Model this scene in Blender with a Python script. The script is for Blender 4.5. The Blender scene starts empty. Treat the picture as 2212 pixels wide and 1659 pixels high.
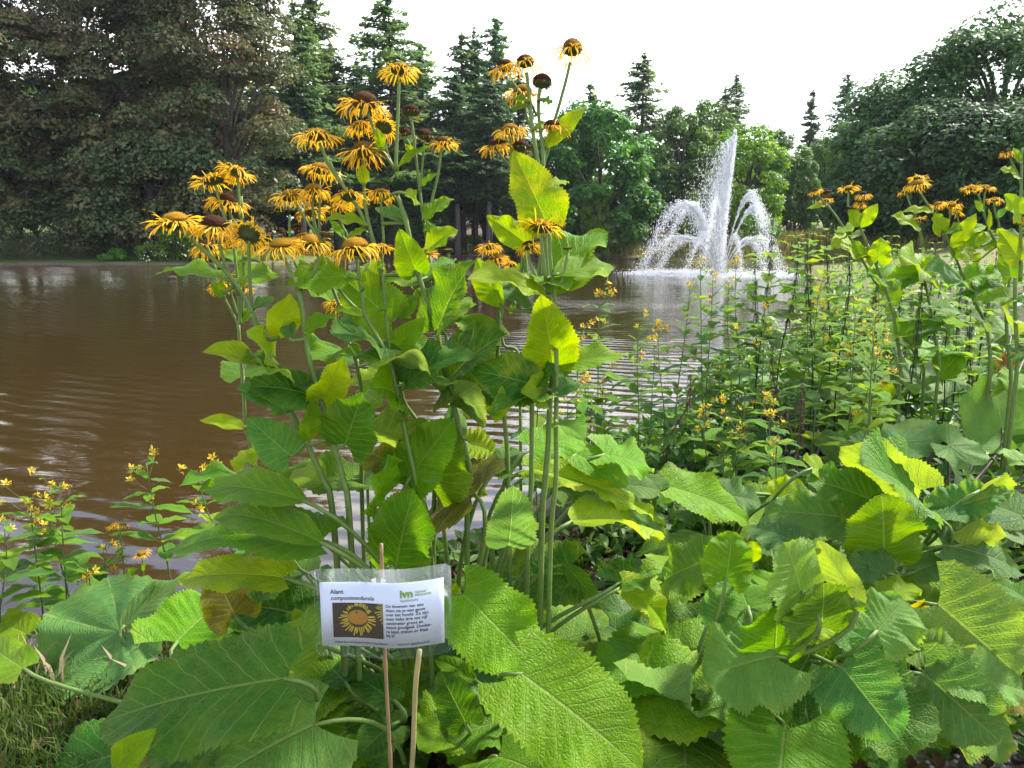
import bpy, math, random
import numpy as np
from mathutils import Vector, Matrix
SC = bpy.context.scene
COL = SC.collection
# ------------------------------------------------------------------ camera, sky, sun, exposure
CAMZ = 1.4
PITCH = math.radians(10.3)
cam_d = bpy.data.cameras.new('camera')
cam_d.sensor_width = 36.0
cam_d.lens = 36.0 * 1702 / 2212
cam_d.clip_start = 0.05
cam_d.clip_end = 2000
cam = bpy.data.objects.new('camera', cam_d)
cam.location = (0, 0, CAMZ)
cam.rotation_euler = (math.pi / 2 - PITCH, 0, 0)
COL.objects.link(cam)
SC.camera = cam

SUN_EL, SUN_AZ = math.radians(48), math.radians(56)     # azimuth from +Y towards -X
sun_dir = Vector((math.sin(SUN_AZ) * math.cos(SUN_EL), math.cos(SUN_AZ) * math.cos(SUN_EL), math.sin(SUN_EL)))
W = bpy.data.worlds.new('World')
SC.world = W
W.use_nodes = True
wn, wl = W.node_tree.nodes, W.node_tree.links
wn.clear()
def wnode(t, **k):
    n = wn.new(t)
    for a, b in k.items():
        setattr(n, a, b)
    return n
sky = wnode('ShaderNodeTexSky', sky_type='NISHITA', sun_disc=False, sun_elevation=SUN_EL, sun_rotation=SUN_AZ, air_density=1.0, dust_density=1.6, ozone_density=1.0)
tc = wnode('ShaderNodeTexCoord')
sep = wnode('ShaderNodeSeparateXYZ')
wl.new(tc.outputs['Generated'], sep.inputs[0])
# clouds laid on a flat layer: direction / (z + c)
zz = wnode('ShaderNodeMath', operation='ADD'); zz.inputs[1].default_value = 0.18
zm = wnode('ShaderNodeMath', operation='MAXIMUM'); zm.inputs[1].default_value = 0.0
wl.new(sep.outputs[2], zm.inputs[0]); wl.new(zm.outputs[0], zz.inputs[0])
dv = wnode('ShaderNodeVectorMath', operation='DIVIDE')
cz = wnode('ShaderNodeCombineXYZ')
for i in range(3):
    wl.new(zz.outputs[0], cz.inputs[i])
wl.new(tc.outputs['Generated'], dv.inputs[0]); wl.new(cz.outputs[0], dv.inputs[1])
nz = wnode('ShaderNodeTexNoise'); nz.inputs['Scale'].default_value = 1.5; nz.inputs['Detail'].default_value = 7; nz.inputs['Roughness'].default_value = 0.55
wl.new(dv.outputs[0], nz.inputs['Vector'])
# thicker veil towards the horizon
hz = wnode('ShaderNodeMapRange'); hz.inputs[1].default_value = 0.20; hz.inputs[2].default_value = 0.36; hz.inputs[3].default_value = 0.62; hz.inputs[4].default_value = -0.03
wl.new(zm.outputs[0], hz.inputs[0])
ad = wnode('ShaderNodeMath', operation='ADD'); wl.new(nz.outputs[0], ad.inputs[0]); wl.new(hz.outputs[0], ad.inputs[1])
mk_ = wnode('ShaderNodeMapRange', interpolation_type='SMOOTHSTEP'); mk_.inputs[1].default_value = 0.42; mk_.inputs[2].default_value = 0.72
wl.new(ad.outputs[0], mk_.inputs[0])
mixs = wnode('ShaderNodeMix', data_type='RGBA')
mixs.inputs['B'].default_value = (6.9, 7.0, 7.2, 1)
wl.new(mk_.outputs[0], mixs.inputs['Factor']); wl.new(sky.outputs[0], mixs.inputs['A'])
bg = wnode('ShaderNodeBackground'); bg.inputs[1].default_value = 0.14
wl.new(mixs.outputs['Result'], bg.inputs[0])
wo = wnode('ShaderNodeOutputWorld'); wl.new(bg.outputs[0], wo.inputs[0])

sun_l = bpy.data.lights.new('sun', 'SUN')
sun_l.energy = 3.6
sun_l.angle = math.radians(6)
sun_l.color = (1.0, 0.95, 0.86)
sun = bpy.data.objects.new('sun', sun_l)
sun.rotation_euler = sun_dir.to_track_quat('Z', 'Y').to_euler()
sun.location = (0, 0, 60)
COL.objects.link(sun)

vs = SC.view_settings
vs.view_transform = 'Standard'; vs.look = 'None'; vs.exposure = 1.65; vs.gamma = 1; vs.use_curve_mapping = False
SC.render.engine = 'CYCLES'
cy = SC.cycles
cy.max_bounces = 7; cy.diffuse_bounces = 3; cy.glossy_bounces = 3; cy.transmission_bounces = 5; cy.transparent_max_bounces = 10
cy.use_denoising = True
cy.sample_clamp_indirect = 6

# ------------------------------------------------------------------ helpers
rnd = random.Random(7)
nrg = np.random.default_rng(7)
CP, SP = math.cos(PITCH), math.sin(PITCH)
REG = {'O': (0, 0, 1), 'A': (0, 0, .3638), 'B': (658.3, 0, .3638), 'C': (1371.5, 0, .38), 'D': (384, 384, .3969), 'E': (932.6, 493.7, .3306),
       'F': (1536, 493.7, .3306), 'L': (0, 932.6, .4378), 'M': (603.5, 932.6, .4378), 'R': (1371.5, 932.6, .4378)}
def uv(r, x, y):
    a, b, k = REG[r]
    return a + k * x, b + k * y
def P(u, v, d):
    """the point at forward distance d (metres) seen in the survey picture at u, v"""
    a, b = (u - 1106) / 1702, (829.5 - v) / 1702
    t = d / (CP + b * SP)
    return Vector((a * t, d, CAMZ + t * (-SP + b * CP)))
def proj(p):
    q = Vector(p) - Vector((0, 0, CAMZ))
    dep = q.y * CP - q.z * SP
    up = q.y * SP + q.z * CP
    return 1106 + 1702 * q.x / dep, 829.5 - 1702 * up / dep
def depth_at(v, z):
    b = (829.5 - v) / 1702
    return (z - CAMZ) * (CP + b * SP) / (-SP + b * CP)
def new_obj(name, me, mat=None, parent=None, loc=None):
    o = bpy.data.objects.new(name, me)
    COL.objects.link(o)
    if mat is not None and me is not None and not me.materials:
        for m in (mat if isinstance(mat, (list, tuple)) else [mat]):
            me.materials.append(m)
    if parent is not None:
        o.parent = parent
    if loc is not None:
        o.location = loc
    return o
def mesh(name, vs_, fs, uvs=None, smooth=True, midx=None):
    """vs_ (n,3); fs list of faces or (m,k) array; uvs per vertex"""
    me = bpy.data.meshes.new(name)
    vs_ = np.asarray(vs_, dtype=np.float32).reshape(-1, 3)
    if isinstance(fs, np.ndarray):
        k = fs.shape[1]; flat = fs.astype(np.int32).ravel(); n = len(fs)
        starts = np.arange(n, dtype=np.int32) * k
    else:
        flat = np.fromiter((i for f in fs for i in f), dtype=np.int32)
        ln = np.fromiter((len(f) for f in fs), dtype=np.int32); n = len(ln)
        starts = np.concatenate(([0], np.cumsum(ln)[:-1])).astype(np.int32)
    me.vertices.add(len(vs_)); me.vertices.foreach_set('co', vs_.ravel())
    me.loops.add(len(flat)); me.loops.foreach_set('vertex_index', flat)
    me.polygons.add(n); me.polygons.foreach_set('loop_start', starts)
    if smooth:
        me.polygons.foreach_set('use_smooth', np.ones(n, dtype=bool))
    if midx is not None:
        me.polygons.foreach_set('material_index', np.asarray(midx, dtype=np.int32))
    if uvs is not None:
        l = me.uv_layers.new(name='UVMap')
        l.data.foreach_set('uv', np.asarray(uvs, dtype=np.float32)[flat].ravel())
    me.update(calc_edges=True)
    return me
class MB:
    """collects pieces of one mesh"""
    def __init__(s):
        s.v = []; s.f = []; s.n = 0; s.m = []
    def add(s, v, f, mi=0):
        v = np.asarray(v, dtype=np.float32).reshape(-1, 3)
        s.v.append(v); s.f += [[i + s.n for i in q] for q in f]; s.m += [mi] * len(f); s.n += len(v)
        return s
    def tube(s, pts, rad, k=6, cap=True, mi=0):
        pts = [Vector(p) for p in pts]
        n = len(pts)
        rad = [rad] * n if not hasattr(rad, '__len__') else rad
        vs2 = []
        ref = None
        for i, p in enumerate(pts):
            t = (pts[min(i + 1, n - 1)] - pts[max(i - 1, 0)])
            t = t.normalized() if t.length > 1e-9 else Vector((0, 0, 1))
            if ref is None:
                ref = Vector((1, 0, 0)) if abs(t.x) < .8 else Vector((0, 1, 0))
            a = (ref - t * ref.dot(t)).normalized(); b = t.cross(a); ref = a
            for j in range(k):
                q = 2 * math.pi * j / k
                vs2.append(p + (a * math.cos(q) + b * math.sin(q)) * rad[i])
        fs = []
        for i in range(n - 1):
            for j in range(k):
                fs.append([i * k + j, i * k + (j + 1) % k, (i + 1) * k + (j + 1) % k, (i + 1) * k + j])
        if cap:
            fs.append(list(range(k))[::-1]); fs.append([(n - 1) * k + j for j in range(k)])
        return s.add(vs2, fs, mi)
    def box(s, c, size, mi=0):
        x, y, z = [q / 2 for q in size]
        v = [(c[0] + a * x, c[1] + b * y, c[2] + d * z) for a in (-1, 1) for b in (-1, 1) for d in (-1, 1)]
        return s.add(v, [[0, 1, 3, 2], [4, 6, 7, 5], [0, 4, 5, 1], [2, 3, 7, 6], [0, 2, 6, 4], [1, 5, 7, 3]], mi)
    def mesh(s, name, smooth=True):
        return mesh(name, np.concatenate(s.v), s.f, smooth=smooth, midx=s.m if any(s.m) else None)
    def build(s, name, mat, parent=None, smooth=True, loc=None):
        return new_obj(name, s.mesh(name, smooth), mat, parent, loc)
def tag(o, label=None, cat=None, group=None, kind=None):
    for k, v in (('label', label), ('category', cat), ('group', group), ('kind', kind)):
        if v: o[k] = v
    return o
def thing(name, loc, label, cat, group=None, rz=0):
    o = bpy.data.objects.new(name, None); COL.objects.link(o)
    o.location = loc; o.rotation_euler.z = rz; o.empty_display_size = .1
    return tag(o, label, cat, group)
def smooth_path(pts, sub=4):
    """Catmull-Rom through pts"""
    pts = [Vector(p) for p in pts]
    if len(pts) < 3:
        a, b = pts[0], pts[-1]
        return [a.lerp(b, i / (2 * sub)) for i in range(2 * sub + 1)]
    out = []
    q = [pts[0] * 2 - pts[1]] + pts + [pts[-1] * 2 - pts[-2]]
    for i in range(1, len(q) - 2):
        for k in range(sub):
            t = k / sub
            out.append(.5 * (2 * q[i] + (q[i + 1] - q[i - 1]) * t + (2 * q[i - 1] - 5 * q[i] + 4 * q[i + 1] - q[i + 2]) * t * t + (3 * q[i] - q[i - 1] - 3 * q[i + 1] + q[i + 2]) * t ** 3))
    return out + [pts[-1]]
# ------------------------------------------------------------------ node helpers
class NT:
    def __init__(s, name):
        s.m = bpy.data.materials.new(name); s.m.use_nodes = True
        s.t = s.m.node_tree; s.t.nodes.clear()
    def n(s, t, ins=None, **k):
        n = s.t.nodes.new('ShaderNode' + t)
        for a, b in k.items():
            setattr(n, a, b)
        for a, b in (ins or {}).items():
            s.set(n.inputs[a], b)
        return n
    def set(s, sock, b):
        if hasattr(b, 'links'):
            s.t.links.new(b, sock)
        else:
            sock.default_value = (tuple(b) + (1,)) if hasattr(b, '__len__') and len(b) == 3 and sock.type == 'RGBA' else b
    def math(s, op, a, b=0.0, c=None, clamp=False):
        n = s.n('Math', operation=op, use_clamp=clamp)
        s.set(n.inputs[0], a); s.set(n.inputs[1], b)
        if c is not None: s.set(n.inputs[2], c)
        return n.outputs[0]
    def mix(s, f, a, b, bt='MIX'):
        n = s.n('Mix', data_type='RGBA', blend_type=bt)
        s.set(n.inputs['Factor'], f); s.set(n.inputs['A'], a); s.set(n.inputs['B'], b)
        return n.outputs['Result']
    def rng(s, x, a, b, c=0.0, d=1.0, smooth=True):
        n = s.n('MapRange', interpolation_type='SMOOTHSTEP' if smooth else 'LINEAR')
        for i, q in enumerate((x, a, b, c, d)):
            s.set(n.inputs[i], q)
        return n.outputs[0]
    def noise(s, vec, scale, detail=3, rough=.5, out=0, dist=0.0):
        n = s.n('TexNoise', {'Scale': scale, 'Detail': detail, 'Roughness': rough, 'Distortion': dist})
        if vec is not None: s.set(n.inputs['Vector'], vec)
        return n.outputs[out]
    def bump(s, h, strength=.5, dist=.01, normal=None):
        n = s.n('Bump', {'Strength': strength, 'Distance': dist, 'Height': h})
        if normal is not None: s.set(n.inputs['Normal'], normal)
        return n.outputs[0]
    def out(s, shader):
        o = s.n('OutputMaterial'); s.t.links.new(shader, o.inputs[0]); return s.m
    def prin(s, col, rough=.5, normal=None, spec=.5, **k):
        n = s.n('BsdfPrincipled', {'Base Color': col, 'Roughness': rough, 'Specular IOR Level': spec})
        for a, b in k.items():
            s.set(n.inputs[a.replace('_', ' ')], b)
        if normal is not None: s.set(n.inputs['Normal'], normal)
        return n.outputs[0]
    def mixs(s, f, a, b):
        n = s.n('MixShader'); s.set(n.inputs[0], f); s.t.links.new(a, n.inputs[1]); s.t.links.new(b, n.inputs[2]); return n.outputs[0]

def plain(name, col, rough=.6, var=.15, scale=30, bump=0.0, spec=.4):
    t = NT(name)
    tc_ = t.n('TexCoord').outputs['Object']
    nz_ = t.noise(tc_, scale, 4)
    c = t.mix(nz_, [x * (1 - var) for x in col], [min(1, x * (1 + var)) for x in col])
    nm = t.bump(nz_, bump, .004) if bump else None
    return t.out(t.prin(c, rough, nm, spec))

# big-leaf material: tint from the object colour, veins from the UV (u = across -1..1 mapped to 0..1, v = along)
def leaf_mat(name, nveins=9, sweep=.34, trans=.44, rough=.48, quilt=1.0, radial=False):
    t = NT(name)
    oi = t.n('ObjectInfo')
    tint = oi.outputs['Color']; dmg = oi.outputs['Alpha']; rn = oi.outputs['Random']
    uvn = t.n('TexCoord').outputs['UV']
    sp = t.n('SeparateXYZ', {0: uvn})
    ta = t.math('ABSOLUTE', t.math('MULTIPLY_ADD', sp.outputs[0], 2.0, -1.0))
    s_ = sp.outputs[1]
    if radial:                       # fan of veins from the stalk; u is the angle, v the radius
        ph = t.math('MULTIPLY', sp.outputs[0], 9.0)
        fr = t.math('ABSOLUTE', t.math('SUBTRACT', t.math('FRACT', ph), .5))
        wob = t.noise(uvn, 7, 2)
        fr = t.math('ADD', fr, t.math('MULTIPLY', t.math('SUBTRACT', wob, .5), .12))
        wid = t.math('DIVIDE', .014, t.math('ADD', s_, .12))
        vein = t.rng(fr, t.math('MULTIPLY', wid, .35), wid, 1.0, 0.0)
        mid = 0.0
        side = vein
    else:
        wob = t.noise(uvn, 5, 2)
        ph = t.math('SUBTRACT', s_, t.math('MULTIPLY', ta, sweep))
        ph = t.math('ADD', ph, t.math('MULTIPLY', t.math('MULTIPLY', ta, ta), .10))
        ph = t.math('ADD', t.math('MULTIPLY', ph, float(nveins)), t.math('MULTIPLY', wob, .55))
        fr = t.math('ABSOLUTE', t.math('SUBTRACT', t.math('FRACT', ph), .5))
        side = t.rng(fr, .02, t.math('MULTIPLY_ADD', ta, -.03, .085), 1.0, 0.0)
        mid = t.rng(ta, .012, .04, 1.0, 0.0)
    # net of small veins
    mp = t.n('Mapping', {'Vector': uvn, 'Scale': (1.0, 1.5, 1.0)})
    vo = t.n('TexVoronoi', {'Vector': mp.outputs[0], 'Scale': 26.0}, feature='DISTANCE_TO_EDGE')
    net = t.rng(vo.outputs['Distance'], .0, .10, 1.0, 0.0)
    geo = t.n('NewGeometry')
    big = t.noise(uvn, 2.6, 4, .6)
    big = t.math('ADD', big, t.math('MULTIPLY', rn, .0))
    hsv = t.n('HueSaturation', {'Hue': t.math('MULTIPLY_ADD', rn, .026, .487), 'Saturation': 1.08, 'Value': t.math('MULTIPLY_ADD', big, 1.0, .5), 'Color': tint})
    col = hsv.outputs[0]
    pale = t.mix(.5, col, (.32, .38, .12))
    vm = t.math('MAXIMUM', t.math('MULTIPLY', side, .72), t.math('MAXIMUM', mid, t.math('MULTIPLY', net, .16)))
    col = t.mix(t.math('MULTIPLY', vm, .8), col, pale)
    # yellowing / scorched blotches
    bn = t.noise(t.n('TexCoord').outputs['Object'], 24, 5, .65)
    edge = t.math('MULTIPLY', t.math('POWER', ta, 3.0), .16) if not radial else t.math('MULTIPLY', t.math('POWER', s_, 4.0), .12)
    mot = t.noise(t.n('TexCoord').outputs['Object'], 46, 4, .6)
    col = t.mix(t.math('MULTIPLY', t.rng(mot, .42, .70), .35), col, t.mix(.6, col, (.15, .24, .03)))
    yel = t.math('MULTIPLY', t.rng(t.math('ADD', bn, edge), .50, .72), t.math('MULTIPLY_ADD', dmg, .9, .10))
    col = t.mix(yel, col, t.mix(.55, col, (.42, .40, .03)))
    sp2 = t.n('TexVoronoi', {'Vector': uvn, 'Scale': 17.0}, feature='F1')
    spot = t.math('MULTIPLY', t.rng(sp2.outputs['Distance'], .10, .17, 1.0, 0.0), t.rng(big, .50, .56))
    spot = t.math('MULTIPLY', spot, t.math('MULTIPLY_ADD', dmg, 1.2, .22), clamp=True)
    col = t.mix(spot, col, (.05, .035, .012))
    back = geo.outputs['Backfacing']
    under = t.mix(.35, col, (.17, .21, .10))
    col = t.mix(back, col, under)
    h = t.math('SUBTRACT', t.math('MULTIPLY', t.rng(vo.outputs['Distance'], 0.0, .28), .28 * quilt), t.math('ADD', t.math('MULTIPLY', side, .8), t.math('MULTIPLY', mid, 1.2)) if not radial else t.math('MULTIPLY', side, .8))
    h = t.math('ADD', h, t.math('MULTIPLY', big, .6))
    h = t.math('MULTIPLY', h, t.math('MULTIPLY_ADD', back, -2.0, 1.0))
    nm = t.bump(h, .5, .007)
    ro = t.math('MULTIPLY_ADD', back, .25, t.math('MULTIPLY_ADD', bn, .2, rough - .1))
    a = t.prin(col, ro, nm, .16)
    hs2 = t.n('HueSaturation', {'Hue': .485, 'Saturation': 1.12, 'Value': 1.75, 'Color': col})
    b = t.n('BsdfTranslucent', {'Color': hs2.outputs[0], 'Normal': nm}).outputs[0]
    return t.out(t.mixs(trans, a, b))

# small foliage seen far away or in masses: tint varies from piece to piece
def foliage_mat(name, cols, trans=.3, rough=.5, spec=.4, scale=.35):
    t = NT(name)
    g = t.n('NewGeometry')
    ri = g.outputs['Random Per Island']
    r = t.n('ValToRGB'); r.color_ramp.interpolation = 'LINEAR'
    e = r.color_ramp.elements
    while len(e) < len(cols): e.new(.5)
    for i, c in enumerate(cols):
        e[i].position = i / (len(cols) - 1); e[i].color = (*c, 1)
    pos = t.n('TexCoord').outputs['Object']
    nn = t.noise(pos, scale, 3)
    f = t.math('ADD', t.math('MULTIPLY', ri, .55), t.math('MULTIPLY', t.rng(nn, .3, .7), .45), clamp=True)
    t.set(r.inputs[0], f)
    oi = t.n('ObjectInfo')
    c = t.n('HueSaturation', {'Hue': t.math('MULTIPLY_ADD', oi.outputs['Random'], .03, .485), 'Saturation': 1.0, 'Value': t.math('MULTIPLY_ADD', oi.outputs['Random'], .3, .85), 'Color': r.outputs[0]}).outputs[0]
    c = t.mix(1.0, c, oi.outputs['Color'], 'MULTIPLY')
    a = t.prin(c, rough, None, spec)
    h = t.n('HueSaturation', {'Hue': .49, 'Saturation': 1.1, 'Value': 1.5, 'Color': c})
    b = t.n('BsdfTranslucent', {'Color': h.outputs[0]}).outputs[0]
    return t.out(t.mixs(trans, a, b))
# ------------------------------------------------------------------ ground, water
POND = np.array([(-90, 2.0), (-6, 2.0), (-3, 2.15), (-1.3, 2.35), (-.85, 2.6), (-.35, 3.3), (.3, 4.4), (1.0, 5.8), (2.6, 8.3), (6, 14), (11.5, 30), (14.2, 40), (14.0, 47), (10.5, 58), (6.3, 67), (0, 72), (-8, 73), (-12.5, 60), (-14.3, 48), (-18, 45.0), (-90, 43.5)], dtype=float)
def pond_dist(x, y):
    """signed distance to the shoreline, positive on land"""
    x = np.asarray(x, float); y = np.asarray(y, float)
    best = np.full(x.shape, 1e9); inside = np.zeros(x.shape, bool)
    n = len(POND)
    for i in range(n):
        ax, ay = POND[i]; bx, by = POND[(i + 1) % n]
        dx, dy = bx - ax, by - ay
        t = np.clip(((x - ax) * dx + (y - ay) * dy) / (dx * dx + dy * dy), 0, 1)
        best = np.minimum(best, np.hypot(x - ax - t * dx, y - ay - t * dy))
        c = ((ay > y) != (by > y)) & (x < dx * (y - ay) / (dy if dy else 1e-9) + ax)
        inside ^= c
    return np.where(inside, -best, best)
def sst(t):
    t = np.clip(t, 0, 1); return t * t * (3 - 2 * t)
def ground_z(x, y):
    x = np.asarray(x, float); y = np.asarray(y, float)
    d = pond_dist(x, y)
    near = .05 + .35 * sst(d / .75)
    far = .25 + .8 * sst(d / 9) + .055 * np.clip(d - 4, 0, 60)
    k = sst((y - 12) / 18)
    z = near * (1 - k) + far * k
    z = z + .02 * np.sin(x * 3.1 + y * 1.7) * np.cos(y * 2.3 - x) * sst(d / .6)
    return np.where(d < 0, np.maximum(-.9, d * .6 - .02), z)
def gz(x, y):
    return float(ground_z(np.array([x]), np.array([y]))[0])
def spaced(lo, hi, n, k):
    t = np.linspace(math.asinh(lo * k), math.asinh(hi * k), n)
    return np.sinh(t) / k
gx = spaced(-260, 260, 260, 1.2); gy = np.concatenate((spaced(-60, 0, 26, 1.2)[:-1], spaced(0, 400, 300, .8)))
GX, GY = np.meshgrid(gx, gy)
GZ = ground_z(GX, GY)
nx_, ny_ = len(gx), len(gy)
idx = np.arange(nx_ * ny_).reshape(ny_, nx_)
quads = np.stack((idx[:-1, :-1], idx[:-1, 1:], idx[1:, 1:], idx[1:, :-1]), -1).reshape(-1, 4)
t = NT('soil_and_grass')
tc_ = t.n('TexCoord').outputs['Object']
n1 = t.noise(tc_, 14, 6, .65); n2 = t.noise(tc_, 2.2, 4); n3 = t.noise(tc_, .12, 4)
sx = t.n('SeparateXYZ', {0: tc_})
soil = t.mix(n1, (.012, .009, .006), (.055, .040, .024))
soil = t.mix(t.rng(n2, .5, .7), soil, (.035, .040, .014))
forest = t.mix(n1, (.030, .020, .012), (.10, .062, .035))
lawn = t.mix(n1, (.07, .085, .02), (.20, .17, .06))
far = t.mix(t.rng(sx.outputs[0], 3, 8), forest, lawn)
farl = t.mix(t.rng(sx.outputs[0], -12, -10.5, 1, 0), far, t.mix(n1, (.04, .07, .015), (.10, .13, .03)))
col = t.mix(t.rng(sx.outputs[1], 12, 22), soil, farl)
new_obj('ground', mesh('ground', np.stack((GX, GY, GZ), -1), quads), t.out(t.prin(col, .9, t.bump(n1, .8, .03), .2)))['kind'] = 'structure'

t = NT('pond_water')
tc_ = t.n('TexCoord').outputs['Object']
FB = P(1555, 592, 34)
mp = t.n('Mapping', {'Vector': tc_, 'Location': (-FB.x, -FB.y, 0)})
ring = t.n('TexWave', {'Vector': mp.outputs[0], 'Scale': 1.25, 'Distortion': 5.0, 'Detail': 2.0, 'Detail Scale': .5, 'Detail Roughness': .5}, wave_type='RINGS', rings_direction='SPHERICAL').outputs['Fac']
mp2 = t.n('Mapping', {'Vector': tc_, 'Rotation': (0, 0, .35), 'Scale': (.55, 1.6, 1)})
fine = t.noise(mp2.outputs[0], 4.5, 4, .55)
mid_ = t.noise(mp2.outputs[0], .9, 3, .5)
sxy = t.n('SeparateXYZ', {0: tc_})
patch = t.rng(t.noise(tc_, .16, 3), .42, .62)
h = t.math('ADD', t.math('MULTIPLY', fine, t.math('MULTIPLY', t.math('MULTIPLY_ADD', patch, .020, .007), t.rng(sxy.outputs[1], 3.0, 9.0, .12, 1.0))), t.math('ADD', t.math('MULTIPLY', ring, t.math('MULTIPLY_ADD', patch, .009, .003)), t.math('MULTIPLY', mid_, .028)))
nm = t.bump(h, 1.0, .55)
murk = t.mix(t.noise(tc_, .5, 3), (.024, .0140, .0036), (.037, .0220, .0058))
water = t.prin(murk, .04, nm, .5, IOR=1.42)
W_ = 260
wx = spaced(-200, 200, 60, .2); wy = spaced(.5, 200, 60, .2)
WX, WY = np.meshgrid(wx, wy)
idx = np.arange(3600).reshape(60, 60)
q4 = np.stack((idx[:-1, :-1], idx[:-1, 1:], idx[1:, 1:], idx[1:, :-1]), -1).reshape(-1, 4)
new_obj('water', mesh('water', np.stack((WX, WY, WX * 0), -1), q4), t.out(water))['kind'] = 'structure'

# ------------------------------------------------------------------ trees
bark = plain('bark', (.05, .038, .030), .9, .5, 6, .6)
bark_pale = plain('bark_grey', (.10, .085, .078), .9, .4, 6, .6)
def cards(C, N, size, rng, asp=.55, jit=.25):
    """folded leaf-clump faces at C facing N"""
    n = len(C)
    N = N / np.maximum(np.linalg.norm(N, axis=1, keepdims=True), 1e-6)
    r = rng.normal(size=(n, 3))
    T = np.cross(N, r); T /= np.maximum(np.linalg.norm(T, axis=1, keepdims=True), 1e-6)
    B = np.cross(N, T)
    s = (size * (1 + jit * rng.normal(size=(n, 1)))).clip(size * .4, size * 2)
    a = C - T * s * .5; b = C + B * s * asp * .5 - N * s * .10; c = C + T * s * .5 - N * s * .05; d = C - B * s * asp * .5 - N * s * .10
    V = np.stack((a, b, c, d), 1).reshape(-1, 3)
    F = np.arange(4 * n, dtype=np.int32).reshape(-1, 4)
    return V, F
def lobes(n, rx, ry, z0, z1, rng, inner=.5, base=.35):
    """clump centres through an egg-shaped crown"""
    u = rng.normal(size=(n, 3)); u /= np.linalg.norm(u, axis=1, keepdims=True)
    r = rng.uniform(inner, 1, size=(n, 1)) ** .6
    c = u * r
    h = (c[:, 2] + 1) / 2
    wd = np.where(h < base, .75 + .25 * h / base, np.sqrt(np.clip(1 - ((h - base) / (1.03 - base)) ** 2, .02, 1)))
    ang = np.arctan2(c[:, 1], c[:, 0]); rr = np.hypot(c[:, 0], c[:, 1]) / np.sqrt(np.clip(1 - c[:, 2] ** 2, .05, 1))
    rr = np.clip(rr, 0, 1.0)
    return np.stack((np.cos(ang) * rr * rx * wd, np.sin(ang) * rr * ry * wd, z0 + h * (z1 - z0)), -1)
def crown_cards(centres, rad, per, size, rng, flat=.6, asp=.55, droop=0.0):
    n = len(centres)
    rad = np.asarray(rad).reshape(-1, 1) * np.ones((n, 1))
    C = np.repeat(centres, per, axis=0); R = np.repeat(rad, per, axis=0)
    u = rng.normal(size=(len(C), 3)); u /= np.linalg.norm(u, axis=1, keepdims=True)
    r = rng.uniform(.35, 1.0, size=(len(C), 1)) ** .5
    off = u * r * R
    off[:, 2] *= flat
    if droop:
        off[:, 2] = np.abs(off[:, 2])
        off[:, 2] -= droop * (off[:, 0] ** 2 + off[:, 1] ** 2) / R[:, 0]
    N = u * .7 + np.array([0, 0, .75]) + rng.normal(size=u.shape) * .35
    return cards(C + off, N, size, rng, asp)
def limbs_mesh(h0, H, r0, centres, rng, nb=9, lean=(0, 0), k=7):
    mb = MB()
    top = Vector((lean[0], lean[1], H * .8))
    tr = [Vector((0, 0, -.4)), Vector((.03 * r0, 0, .5)), Vector((lean[0] * .3, lean[1] * .3, H * .3)), Vector((lean[0] * .7, lean[1] * .7, H * .55)), top]
    pp = smooth_path(tr, 4)
    mb.tube(pp, [r0 * (1.35 if i == 0 else 1) * (1 - .85 * (i / (len(pp) - 1))) for i in range(len(pp))], k)
    lm = MB()
    for c in centres[rng.permutation(len(centres))[:nb]]:
        c = Vector(c)
        s = pp[min(len(pp) - 1, max(2, int(len(pp) * min(.95, max(.2, (c.z * .62) / (H * .8))))))]
        mids = s.lerp(c, .5) + Vector((0, 0, .08 * (c - s).length))
        q = smooth_path([s, mids, c], 4)
        lm.tube(q, [r0 * .34 * (1 - .8 * i / (len(q) - 1)) for i in range(len(q))], 5)
    return mb, lm
TREE_PROTO = {}
def leafy_proto(key, H, rx, ry, z0, nl, rad, per, size, seed, inner=.5, flat=.62, droop=0.0, base=.35, r0=.35):
    rng = np.random.default_rng(seed)
    c = lobes(nl, rx, ry, z0, H, rng, inner, base)
    rr = rad * rng.uniform(.65, 1.25, size=nl)
    V, F = crown_cards(c, rr, per, size, rng, flat, .6, droop)
    cm = mesh(key + '_crown', V, F)
    a, b = limbs_mesh(z0, H, r0, c, rng, 12)
    TREE_PROTO[key] = (a.mesh(key + '_trunk'), b.mesh(key + '_limbs'), cm)
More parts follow.
